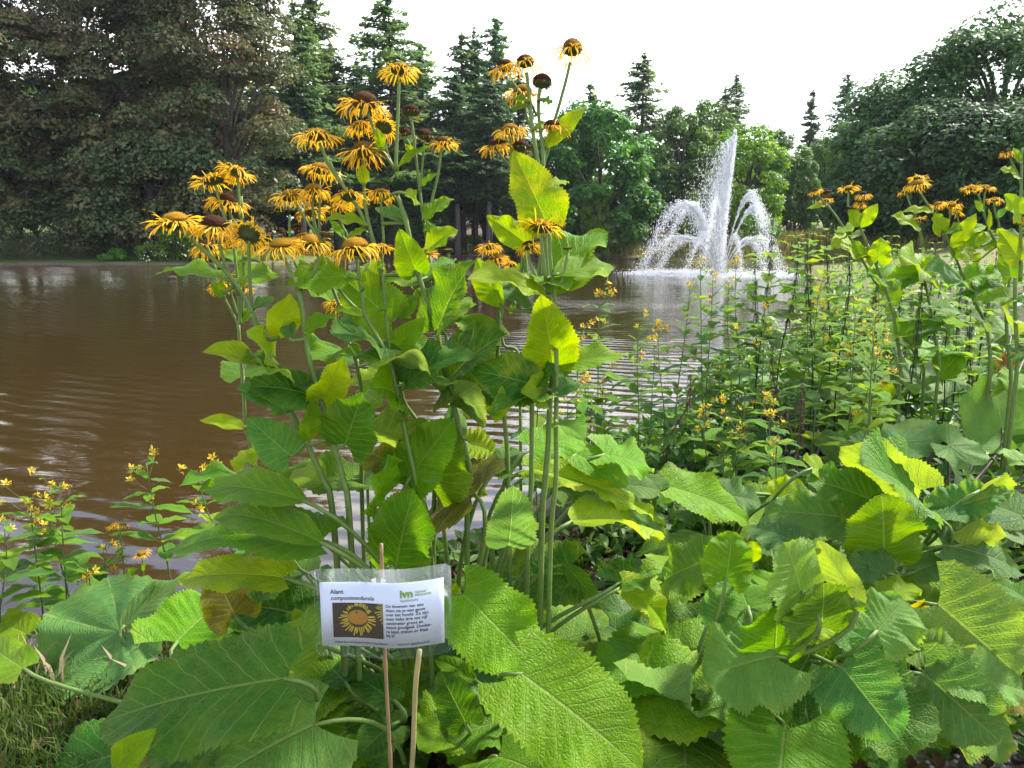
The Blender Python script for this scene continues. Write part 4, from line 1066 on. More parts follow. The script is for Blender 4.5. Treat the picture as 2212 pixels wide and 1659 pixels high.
parse_plants('''
P flowering_plant|tall centre stalk with a domed orange head above and a brown head bent left|flower stalk|flowering stalks of the main yellow clump|1.50
S B 0 .0034 .0044 560,480 552,700 545,860 540,1010
S B .02 .0034 .0040 362,640 400,740 455,880 540,1010
S B .05 .0030 .0036 470,800 480,870 510,960 540,1010
S D 0 .0052 .0075 1195,100 1240,230 1300,500 1370,700 1410,830 1440,1000 1490,1200 1540,1400 1590,1600 1575,1800 G
S B .04 .0030 .0036 320,790 380,860 450,900
H B 560,0 0 1 F 0 0
'''.replace('H B 560,0 0 1 F 0 0\n', '').replace('S B .04 .0030 .0036 320,790 380,860 450,900\n', '') + '''H B 562 412 238 F .05 .02
H B 358 612 262 D -.10 .05
H B 470 752 205 F .05 .95 .02
H B 325 745 190 F -.2 .1 .05
L B 462 885 425 755 62 c v .0 .2 .3 e
L B 400 905 500 870 30 m l .0 .2 .3 n
L D 1410 835 1625 440 215 l s -.03 .3 .4 h .4
L D 1490 1240 960 985 190 u s -.12 .25 .9 h .4
L D 1470 1110 1795 850 250 m d -.06 .2 .5 h .25
L D 1500 1185 1755 1072 150 m g .02 .3 .5 e
L B 545 1005 745 868 45 m g .0 .3 .5 n
L D 1545 1420 1240 1480 180 u s .06 .2 .7 e
P flowering_plant|slim stalk carrying four small dark brown spent heads|flower stalk|flowering stalks of the main yellow clump|1.56
S B 0 .0030 .0036 630,690 645,800 660,940 680,1100 695,1230 712,1340 730,1480
S B .02 .0026 .0030 598,820 620,850 655,930
S B -.01 .0026 .0030 712,830 700,960 690,1090 685,1140
S B .01 .0028 .0034 812,880 790,1040 750,1210 715,1360
S D 0 .0036 .0065 1370,430 1400,600 1440,800 1500,1020 1500,1250 1460,1450 1400,1640 G
H B 630 662 130 B .0 .0
H B 600 790 95 B -.1 .0
H B 712 803 115 B .0 .0
H B 826 842 145 D .1 .0
L B 660 930 592 852 45 c v 0 .2 .3 n
L B 690 1105 785 1032 38 m l 0 .25 .3 n
L B 705 1305 888 1180 88 m l .02 .25 .5 e
L B 720 1490 912 1368 120 m v .0 .3 .6 e
L B 715 1375 780 1345 60 m g .0 .3 .6 e
L D 1440 830 1600 660 130 m g .1 .3 .8 e
P flowering_plant|stalk right of the perforated leaf bearing two domed olive brown heads side by side|flower stalk|flowering stalks of the main yellow clump|1.46
S B 0 .0040 .0050 1318,430 1330,560 1345,720 1370,880 1392,1010 1412,1180 1420,1330
S B .02 .0030 .0034 1225,480 1265,530 1315,600 1335,650
S B .05 .0030 .0034 1300,620 1320,700 1345,760
S B .02 .0038 .0046 1400,510 1388,600 1392,720 1412,890 1416,1100 1420,1330
S B .03 .0026 .0030 1380,690 1360,650 1335,600
S E 0 .0058 .0078 730,-60 745,160 755,350 790,640 800,860 775,1100 762,1400 740,1659 720,1900 G
H B 1308 372 205 D -.08 .05
H B 1190 395 165 D -.25 .0
H B 1295 545 200 F -.1 .05 .03
H B 1408 490 165 B .15 .1
L B 1430 1315 1235 895 305 c y -.02 .12 .25 h 1.0
L E 790 885 715 425 365 x y -.10 .16 .35 h .75
L E 775 430 1198 252 175 m v .10 .25 .5 e .2
L E 815 915 1262 838 165 m y .02 .3 .6 e .35
L B 1330 600 1228 592 42 m g .0 .2 .3 n
L B 1352 640 1198 655 40 m g .05 .2 .4 n
L B 1402 590 1475 620 45 m g .0 .2 .4 n
L B 1368 765 1430 720 30 m g .0 .2 .4 n
L B 1445 1110 1572 1085 50 m v .04 .25 .5 n
L E 770 1095 375 1230 175 u s -.10 .35 .9 h .85
L E 745 440 230 330 150 m v -.12 .2 .5 e .2
L E 640 1040 812 950 120 m d -.04 .2 .7 e
P flowering_plant|longest stalk leaning right to a single dark domed head, highest of all|flower stalk|flowering stalks of the main yellow clump|1.50
S B 0 .0034 .0042 1575,370 1550,480 1500,660 1450,810 1422,900 1412,1010
S B .03 .0028 .0034 1480,780 1455,860 1425,960 1410,1020
S E 0 .0046 .0070 742,-120 720,100 690,400 665,600 660,850 655,1100 650,1659 630,1950 G
H B 1588 292 205 D .06 .05
H B 1468 748 205 D .08 .1
L B 1432 872 1672 630 105 r v .02 .15 .35 e .35
L B 1465 1640 1800 1382 235 l l .05 .2 .6 e .3
L B 1350 1475 1078 1280 165 c v .02 .2 .5 e .2
L E 455 500 295 195 190 l v .06 .2 .5 e .4
L E 640 520 330 330 100 u b .06 .15 .6 e
P flowering_plant|stalk with a ragged orange head drooping in front of the pond at mid height|flower stalk|flowering stalks of the main yellow clump|1.42
S B 0 .0036 .0046 1402,1400 1412,1500 1430,1659
S B .02 .0030 .0036 1328,1490 1335,1560 1400,1690
S B -.01 .0030 .0034 1562,1500 1535,1640 1510,1720
S E 0 .0040 .0065 770,30 775,200 800,420 812,700 815,1000 812,1250 810,1659 780,1950 G
H B 1400 1345 268 F .05 .05
H B 1328 1460 150 D -.1 .2 .03
H B 1500 1312 110 F .3 .2 .05
H B 1562 1470 72 G .05 -.15
L E 815 300 1195 258 150 m l .06 .25 .5 e
L E 810 1080 940 1000 130 m b .05 .3 .7 e
L E 812 1270 1000 1390 150 u g -.06 .2 .8 e .1
P flowering_plant|stalk left of the perforated leaf, its orange topped head above a dark spent one|flower stalk|flowering stalks of the main yellow clump|1.54
S B 0 .0030 .0036 1220,800 1225,900 1232,1010 1245,1150
S B .01 .0028 .0032 1140,890 1185,950 1225,1000
S B .01 .0028 .0032 1285,900 1265,960 1240,1040
S B 0 .0036 .0060 1245,1150 1275,1300 1300,1450 1320,1700
S E 0 .0040 .0065 600,100 570,330 445,480 440,700 430,900 480,1300 500,1659 G
H B 1220 770 205 F -.12 .05
H B 1135 862 182 D -.2 .1
H B 1285 872 130 B .1 .1
L B 1240 1010 1238 893 50 c v .0 .15 .3 n
L E 440 710 75 590 150 m g .06 .2 .7 h .3
L E 335 1180 380 848 330 c v .06 .12 .3 h .5
P flowering_plant|leaning stalk with one broad petalled head at its upper left end and small heads below|flower stalk|flowering stalks of the main yellow clump|1.50
S A 0 .0034 .0042 1895,850 1915,890 1960,990 2027,1095
S B .0 .0038 .0046 145,960 200,1060 270,1165 330,1260 365,1340
S B .02 .0032 .0040 345,950 350,1080 362,1220 380,1340 400,1440
S B .02 .0028 .0034 450,1190 462,1330 468,1450
S D 0 .0042 .0068 1015,120 1040,260 1068,360 1120,600 1150,860 1165,1000 1215,1210 1260,1440 1300,1659 1330,1850 G
H A 1880 800 252 F -.05 .05
H B 345 895 232 D .05 .1
H B 450 1145 165 F .05 .1
H B 265 1165 190 F .05 .3
L B 350 1095 348 972 75 c v .0 .2 .3 e
L B 365 1335 108 1302 62 m v .0 .25 .5 n
L B 410 1450 440 1500 30 m g .0 .2 .3 n
L B 262 1412 365 1362 42 m v .0 .2 .4 n
L B 595 1150 682 1215 62 m v .02 .2 .5 e
L B 610 1318 418 1238 85 m b .04 .2 .5 e
L B 660 1610 560 1355 200 c l -.05 .2 .5 h .35
L D 1165 960 828 848 150 m b -.10 .15 .7 e .1
L D 1170 950 1352 758 140 r l -.02 .2 .4 e .4
L D 1172 775 848 510 280 c g .02 .12 .4 h .2
L D 1185 770 1290 640 140 m g .04 .2 .4 e .2
L D 1240 1442 928 1368 165 l l -.10 .25 .5 h .1
L D 1385 1690 1520 1345 370 c s -.06 .12 .3 h .1
P flowering_plant|stalk with one wide orange head at the right end of the front row|flower stalk|flowering stalks of the main yellow clump|1.42
S D 0 .0036 .0046 972,430 985,520 1003,640 1020,745 1060,820 1105,900 1155,990
S D .03 .0030 .0038 770,400 820,520 920,660 1020,750
S D .02 .0030 .0036 1110,400 1120,600 1140,820 1158,985
S D 0 .0046 .0070 1155,985 1200,1190 1250,1440 1300,1659 1340,1850 G
H D 965 378 262 F -.04 -.12
H D 1108 378 132 F .0 .12
L D 1012 598 1010 520 38 c l .0 .2 .3 n
L D 1020 750 830 718 45 m v .0 .25 .5 n
L D 1110 500 1090 450 30 c l .0 .2 .3 n
L D 1090 720 1170 700 20 m l .0 .2 .3 n
P flowering_plant|forked stalk with two wide flat orange discs and a green bud beside them|flower stalk|flowering stalks of the main yellow clump|1.38
S D 0 .0038 .0046 578,440 610,500 640,570 662,615
S D .01 .0034 .0042 745,400 770,440 730,530 662,615
S D .02 .0030 .0036 800,320 785,400 700,560 664,612
S D .03 .0028 .0034 705,520 690,570 664,612
S D 0 .0050 .0075 662,615 680,720 695,880 725,1030 775,1190 840,1420 900,1640 930,1800 G
H D 572 362 265 F -.04 -.14
H D 730 350 215 F .15 -.05
H D 808 300 92 G .1 -.1
H D 708 490 112 F -.1 .1 .03
L D 705 600 690 545 30 c g .0 .2 .3 n
L D 612 880 598 748 85 c b .03 .2 .3 e
L D 700 850 862 752 85 m g .02 .35 .7 e .3
L D 782 1205 902 965 195 r v -.04 .25 .4 h .35
L D 700 1440 740 1180 110 r g -.03 .3 .3 e
L D 912 1452 1010 1165 330 x s -.06 .10 .3 h .05
P flowering_plant|middle stalk with several small golden heads crowded behind the front row|flower stalk|flowering stalks of the main yellow clump|1.56
S D 0 .0030 .0036 640,130 670,190 720,260 770,350 800,470
S D .02 .0028 .0032 735,90 735,180 750,270 775,350
S D .03 .0028 .0032 735,200 745,270 770,340
S D .01 .0028 .0032 775,40 772,160 770,270 775,350
S D .02 .0028 .0032 870,160 895,260 920,320 880,420
S D .02 .0026 .0030 610,200 610,320 640,470 770,640
S D 0 .0040 .0060 800,470 850,620 905,760 965,980 1000,1180 1010,1400 1000,1650 G
H D 610 100 195 F -.12 .12
H D 738 68 165 F .05 .12
H D 728 185 160 F -.05 .15 .03
H A 1905 1005 215 F .05 .1
H D 868 165 165 F -.05 .0
H D 945 105 185 F .0 .15 .05
H D 650 272 80 B .05 .05 .03
H D 560 292 78 B -.1 .05 .04
H D 680 315 130 F -.05 .05 .05
L D 905 330 825 225 45 m l .02 .2 .4 n
L D 935 900 990 985 70 m s .0 .2 .6 e
L D 965 975 720 1000 150 u g -.08 .2 .8 e .2
P flowering_plant|outer left stalk with a big domed head and one head turned away|flower stalk|flowering stalks of the main yellow clump|1.40
S A 0 .0036 .0044 1062,1345 1110,1400 1180,1450 1260,1530 1330,1600
S D 0 .0036 .0044 50,310 150,405 250,500 320,585 380,680 405,735
S D .01 .0034 .0044 215,310 245,430 285,540 330,640
S D .02 .0034 .0042 388,330 388,450 395,590 405,720
S D 0 .0050 .0078 405,735 450,850 490,970 545,1110 605,1250 700,1440 790,1640 840,1800 G
H A 1040 1315 310 F -.28 .02
H A 1272 1335 262 D .02 -.02
H A 1482 1385 240 F .1 1.3
H A 1365 1440 120 F -.1 .2 .05
L D 545 868 612 628 195 r v -.02 .15 .3 e .12
L D 490 975 372 838 165 m v -.04 .3 .4 h .3
L D 430 1012 130 948 105 m v -.05 .3 .6 e .2
L D 612 1110 345 1000 130 u l -.05 .2 .7 e .3
L D 595 1275 308 1150 140 m b -.06 .25 .6 e .1
L D 610 1510 372 1300 245 c b -.05 .12 .4 h .05
L D 420 705 530 655 60 m b .03 .25 .5 e
L D 240 620 235 550 40 c v .0 .2 .3 n
P flowering_plant|slender left rear stalks with two bright flat heads high against the beech|flower stalk|flowering stalks of the main yellow clump|1.58
S A 0 .0030 .0036 1275,1090 1300,1180 1330,1280 1350,1330
S A .01 .0030 .0036 1412,1060 1420,1170 1425,1290
S A .02 .0030 .0034 1350,1220 1380,1300 1420,1350
S D -.02 .0034 .0042 285,230 310,420 325,560 335,700 340,800
S D .02 .0034 .0042 345,100 350,300 360,560 345,760
S D 0 .0040 .0060 330,790 345,1000 360,1200 372,1350 420,1550 460,1800 G
S D .02 .0026 .0032 165,380 215,520 250,640 300,740 330,800
S D .03 .0026 .0032 270,560 300,660 330,760
S D .03 .0026 .0032 350,620 345,700 338,790
H A 1265 1068 222 F -.08 .0
H A 1402 1018 208 F .05 .35
H A 1345 1192 220 D .0 .0
H A 1228 1462 182 D -.1 .15 .04
H A 1325 1600 90 B -.1 .1 .05
H D 300 545 150 F .0 .1 .04
H D 355 595 105 D .1 .1 .05
H D 230 590 130 F -.2 .2 .05
L D 335 790 430 700 60 m g .02 .3 .4 e
L D 250 650 180 560 60 c l .0 .2 .3 e
L D 345 940 268 895 70 m l .02 .2 .3 e
L D 362 1360 118 1322 75 m v -.03 .3 .5 e .3
L D 440 455 210 420 80 m l .08 .2 .4 e
P flowering_plant|short rear stalk with four tangled orange heads low over the water|flower stalk|flowering stalks of the main yellow clump|1.80
S E 0 .0030 .0036 380,180 388,240 400,330 430,480 450,600
S E .02 .0028 .0032 430,250 460,290 470,420 455,600
S E .03 .0028 .0032 525,270 500,350 470,500
S E 0 .0036 .0055 450,600 470,760 560,800 570,1000 580,1300 G
H E 378 118 180 F .0 .1
H E 425 195 140 D -.1 .1
H E 520 235 140 F .2 .3
H E 560 270 110 D .1 .2
H E 430 300 70 F .0 .1
L E 545 490 510 560 40 m g .0 .2 .3 n
L E 460 690 345 810 100 u s .02 .3 .8 e .3
P flowering_plant|rear stalk with a small green bud standing apart behind the veined leaf|flower stalk|flowering stalks of the main yellow clump|1.66
S B 0 .0028 .0034 735,1520 740,1600 745,1700
S B .01 .0026 .0030 852,1500 855,1600 850,1700
S B .03 .0026 .0030 590,1640 640,1720
S B .03 .0026 .0030 870,1660 852,1690
S D 0 .0040 .0060 1330,600 1340,760 1250,850 1230,1000 1225,1200 1330,1380 1340,1659 G
H B 735 1500 118 F .2 -.4
H B 852 1482 68 G .0 -.1
H B 565 1618 110 F -.1 .1
H B 620 1625 80 F .1 .1
L D 1240 860 1375 970 90 m g .02 .3 .6 e
L D 1335 700 1560 590 120 m g .05 .25 .6 h .4
L D 1345 780 1630 690 90 m g .04 .3 .8 n .2
P flowering_plant|low rear stalk whose dark backed yellow head shows against the brown pond left of centre|flower stalk|flowering stalks of the main yellow clump|1.70
S D 0 .0030 .0036 875,690 890,760 940,880 975,990 1010,1150
S D 0 .0036 .0055 1010,1150 1025,1300 1030,1600 G
H D 870 690 165 F .0 .35
L D 975 1000 840 960 80 m b .0 .2 .5 e
L D 1015 1180 1110 1100 90 m l .02 .2 .5 e
''')
RG_ = 'flowering stalks on the right bank'
parse_plants('''
P flowering_plant|right bank stalk with a brown head and a ragged head leaning left beside the nettles|flower stalk|flowering stalks on the right bank|3.3
S C 0 .0042 .006 1040,1110 1075,1150 1130,1210 1170,1270 1205,1325
S C .02 .004 .005 1088,1150 1095,1160 1110,1180
S F 0 .006 .009 882,20 950,130 1060,330 1180,500 1250,680 1340,830 1390,940 G
H C 1025 1085 72 D -.3 .0
H C 1092 1098 60 B -.1 .1
H C 1086 1140 66 F .1 .1
L C 1085 1170 975 1188 26 m v 0 .2 .5 n
L F 985 190 785 110 110 m v -.05 .15 .5 h .3
L F 1185 505 1105 325 165 c l -.05 .15 .4 h .4
L F 1390 930 1270 850 60 m l .0 .2 .5 e
L F 1340 830 1700 860 110 u l .1 .2 .5 e
P flowering_plant|right bank stalk with one upright gold head over a pair of pointed leaves|flower stalk|flowering stalks on the right bank|3.2
S C 0 .0042 .006 1215,1095 1212,1140 1215,1180 1250,1220
S C .02 .004 .005 1298,1130 1285,1170 1262,1210
S C .02 .004 .005 1222,1200 1240,1215 1262,1240
S C 0 .005 .007 1250,1220 1280,1290 1320,1390
S F 0 .007 .009 1020,104 1080,240 1180,520 1210,700 1240,900 G
H C 1215 1070 98 F .0 .1
H C 1298 1105 78 D .1 .0
H C 1283 1160 66 D .1 .1
H C 1220 1190 54 B -.1 .0
L C 1275 1285 1215 1190 85 c v 0 .15 .4 e
L C 1280 1290 1382 1155 80 c v 0 .15 .4 e
L F 1090 215 1110 55 155 c v 0 .12 .3 h .5
L F 985 185 920 70 90 c g .03 .12 .3 h
P flowering_plant|right bank stalk with the largest bright yellow head tilted left and four smaller ones below|flower stalk|flowering stalks on the right bank|3.1
S C 0 .0042 .006 1615,1080 1650,1140 1690,1200 1760,1320 1850,1530
S C .02 .004 .005 1545,1100 1570,1180 1610,1290 1635,1400
S C .02 .004 .005 1725,1190 1700,1230 1720,1270
S C .02 .004 .005 1800,1185 1790,1240 1770,1340
S C .02 .004 .005 1830,1220 1840,1280 1830,1420
S C .02 .004 .005 1610,1265 1625,1320 1640,1400
S F 0 .007 .010 1629,264 1700,430 1790,620 1820,780 1820,980 G
H C 1605 1045 130 F -.25 -.1
H C 1610 1012 90 F .2 .3 .03
H C 1535 1085 80 F -.3 .2 .02
H C 1722 1162 92 F -.1 .05
H C 1800 1162 105 F .1 .05
H C 1832 1208 72 F .15 .05
H C 1610 1245 72 F -.1 .1
L C 1692 1205 1515 1205 40 m v 0 .25 .5 n
L C 1618 1305 1452 1228 66 m v 0 .2 .5 e .2
L C 1745 1310 1700 1210 100 c v 0 .15 .4 h .2
L C 1800 1405 1942 1212 95 c v 0 .15 .4 e
L C 1810 1345 2000 1285 80 m v 0 .2 .5 e
L C 1822 1470 1968 1325 120 l l 0 .15 .4 e
L F 1640 345 1392 275 140 m b -.1 .15 .5 h
L F 1660 330 1900 300 130 m l -.05 .2 .6 h .3
P flowering_plant|right bank stalk with two gold heads touching, near the right edge|flower stalk|flowering stalks on the right bank|3.0
S C 0 .0042 .006 1950,1100 1970,1160 1985,1215 2030,1340 2100,1470 2135,1600
S C .02 .004 .005 2040,1150 2050,1220 2070,1280 2062,1400
S C .01 .004 .005 1990,1090 1985,1150 1985,1210
S F 0 .007 .010 1950,332 1930,560 1940,760 1960,1000 G
H C 1912 1068 96 F -.1 .05
H C 1990 1068 112 F .1 -.1
H C 2045 1135 86 F .1 .15
L C 1970 1200 1930 1140 46 c v 0 .2 .4 e
L C 2010 1310 2010 1180 30 m v 0 .2 .4 n
L C 2060 1240 2115 1175 40 m b 0 .2 .4 n
L F 1960 325 1900 35 175 c l .02 .12 .3 h .2
L F 1700 205 1640 110 120 c v .05 .12 .3 h .2
L F 1770 110 1880 20 130 c v .05 .12 .3 h .3
L F 1935 605 1850 440 230 m v -.05 .2 .4 h .3
P flowering_plant|right bank stalk cut by the right edge, with a withered head bent over|flower stalk|flowering stalks on the right bank|2.9
S C 0 .004 .005 2128,880 2150,940 2180,1000 2196,1060
S C 0 .005 .008 2200,840 2198,1000 2192,1200 2195,1450 2190,1600
S F 0 .008 .010 1985,320 1990,600 2000,900 G
H C 2120 866 88 D -.2 .1
H C 2205 1250 80 F .1 .1
L C 2195 1220 2095 1105 115 c v 0 .15 .4 h
L C 2190 1015 2072 962 48 m v 0 .2 .5 n
L C 2185 925 2150 838 44 c l 0 .2 .3 n
L C 2190 1480 2060 1300 150 c v .05 .15 .3 h .3
P flowering_plant|right bank stalk without open flowers, topped by a cupped yellowish leaf beside the nettles|flower stalk|flowering stalks on the right bank|3.2
S F 0 .006 .009 1390,290 1405,380 1425,480 1450,640 1480,800 1490,900 G
L F 1392 292 1222 165 145 m v -.05 .15 .4 h .4
L F 1395 298 1440 160 110 c v .03 .15 .4 h .3
L F 1388 300 1242 405 75 u s -.05 .2 .7 e
L F 1430 520 1640 560 90 m g .05 .2 .6 e
''')
# two small stalks standing low over the water on the left
parse_plants('''
P flowering_plant|small stalk with a flat pale yellow head low over the sky reflection at the left|flower stalk|small flowering stalks at the left waterline|2.25
S L 0 .0022 .003 590,468 600,560 610,680 612,800 612,900 G
S L .02 .002 .0025 575,470 590,520 602,590
H L 605 458 75 F .1 .1
H L 565 462 70 F -.2 .2 .02
L L 605 610 565 590 30 m l 0 .2 .4 n
L L 612 730 680 672 40 m l 0 .2 .4 n
P flowering_plant|shorter small stalk with one orange centred head beside the flat pale yellow one|flower stalk|small flowering stalks at the left waterline|2.2
S L 0 .0022 .003 702,625 708,700 714,790 716,900 G
H L 698 602 92 F -.05 -.2
L L 712 740 645 755 50 m l 0 .2 .4 e
L L 705 690 720 640 20 m l 0 .2 .4 n
''')
# ------------------------------------------------------------------ basal leaf clumps
# Q name|label|category|group|u,v,ground-depth-of-root     K region bx by tx ty w zb zt normal tint fold curl kind dmg
def parse_rosettes(text):
    for blk in [b for b in text.strip().split('\nQ ') if b.strip()]:
        rows = blk.strip().split('\n')
        nm_, lab, cat, grp, rt = rows[0].lstrip('Q ').split('|')
        rx, ry = map(float, rt.split(','))
        root = thing(nm_, (rx, ry, gz(rx, ry)), lab, cat, grp)
        for k_, rw in enumerate(rows[1:]):
            a = rw.split()
            bx, by, tx, ty, w_, zb, zt = map(float, a[2:9])
            k = REG[a[1]][2]; b_ = uv(a[1], bx, by); t_ = uv(a[1], tx, ty)
            base = P(b_[0], b_[1], depth_at(b_[1], zb)); tip = P(t_[0], t_[1], depth_at(t_[1], zt))
            kind = {'h': 'broad', 'e': 'egg', 'n': 'lance', 'r': 'round', 'c': 'heart'}[a[13] if len(a) > 13 else 'h']
            lf = leaf_obj(root, base, tip, w_ * k * (1.0 if a[1] == 'M' else 1.2), a[9], a[10], fold=float(a[11]) * (.7 if kind == 'broad' else 1), curl=float(a[12]) * (.8 if kind == 'broad' else 1), kind=kind, dmg=float(a[14]) if len(a) > 14 else .1,
                          jit=.06, wave=.085, curly=.14 if len(a) > 13 and a[13] == 'c' else 0)
            r = random.Random(k_ * 31 + int(rx * 100))
            ft = Vector((rx + (base.x - rx) * .22 + r.uniform(-.05, .05), ry + (base.y - ry) * .22 + r.uniform(-.05, .05), 0)); ft.z = gz(ft.x, ft.y) - .02
            dirn = (tip - base).normalized()
            hgt = base.z - ft.z
            L_ = (base - ft).length
            c2 = base - dirn * min(.12, L_ * .35); c2.z = min(c2.z, base.z - .01)
            petiole(lf, root, [ft, ft + Vector((0, 0, hgt * .55)), c2, base + dirn * .004], .0060, .0038, M_STALK2 if kind == 'round' else M_STALK)
GB = 'broad leaf clumps'
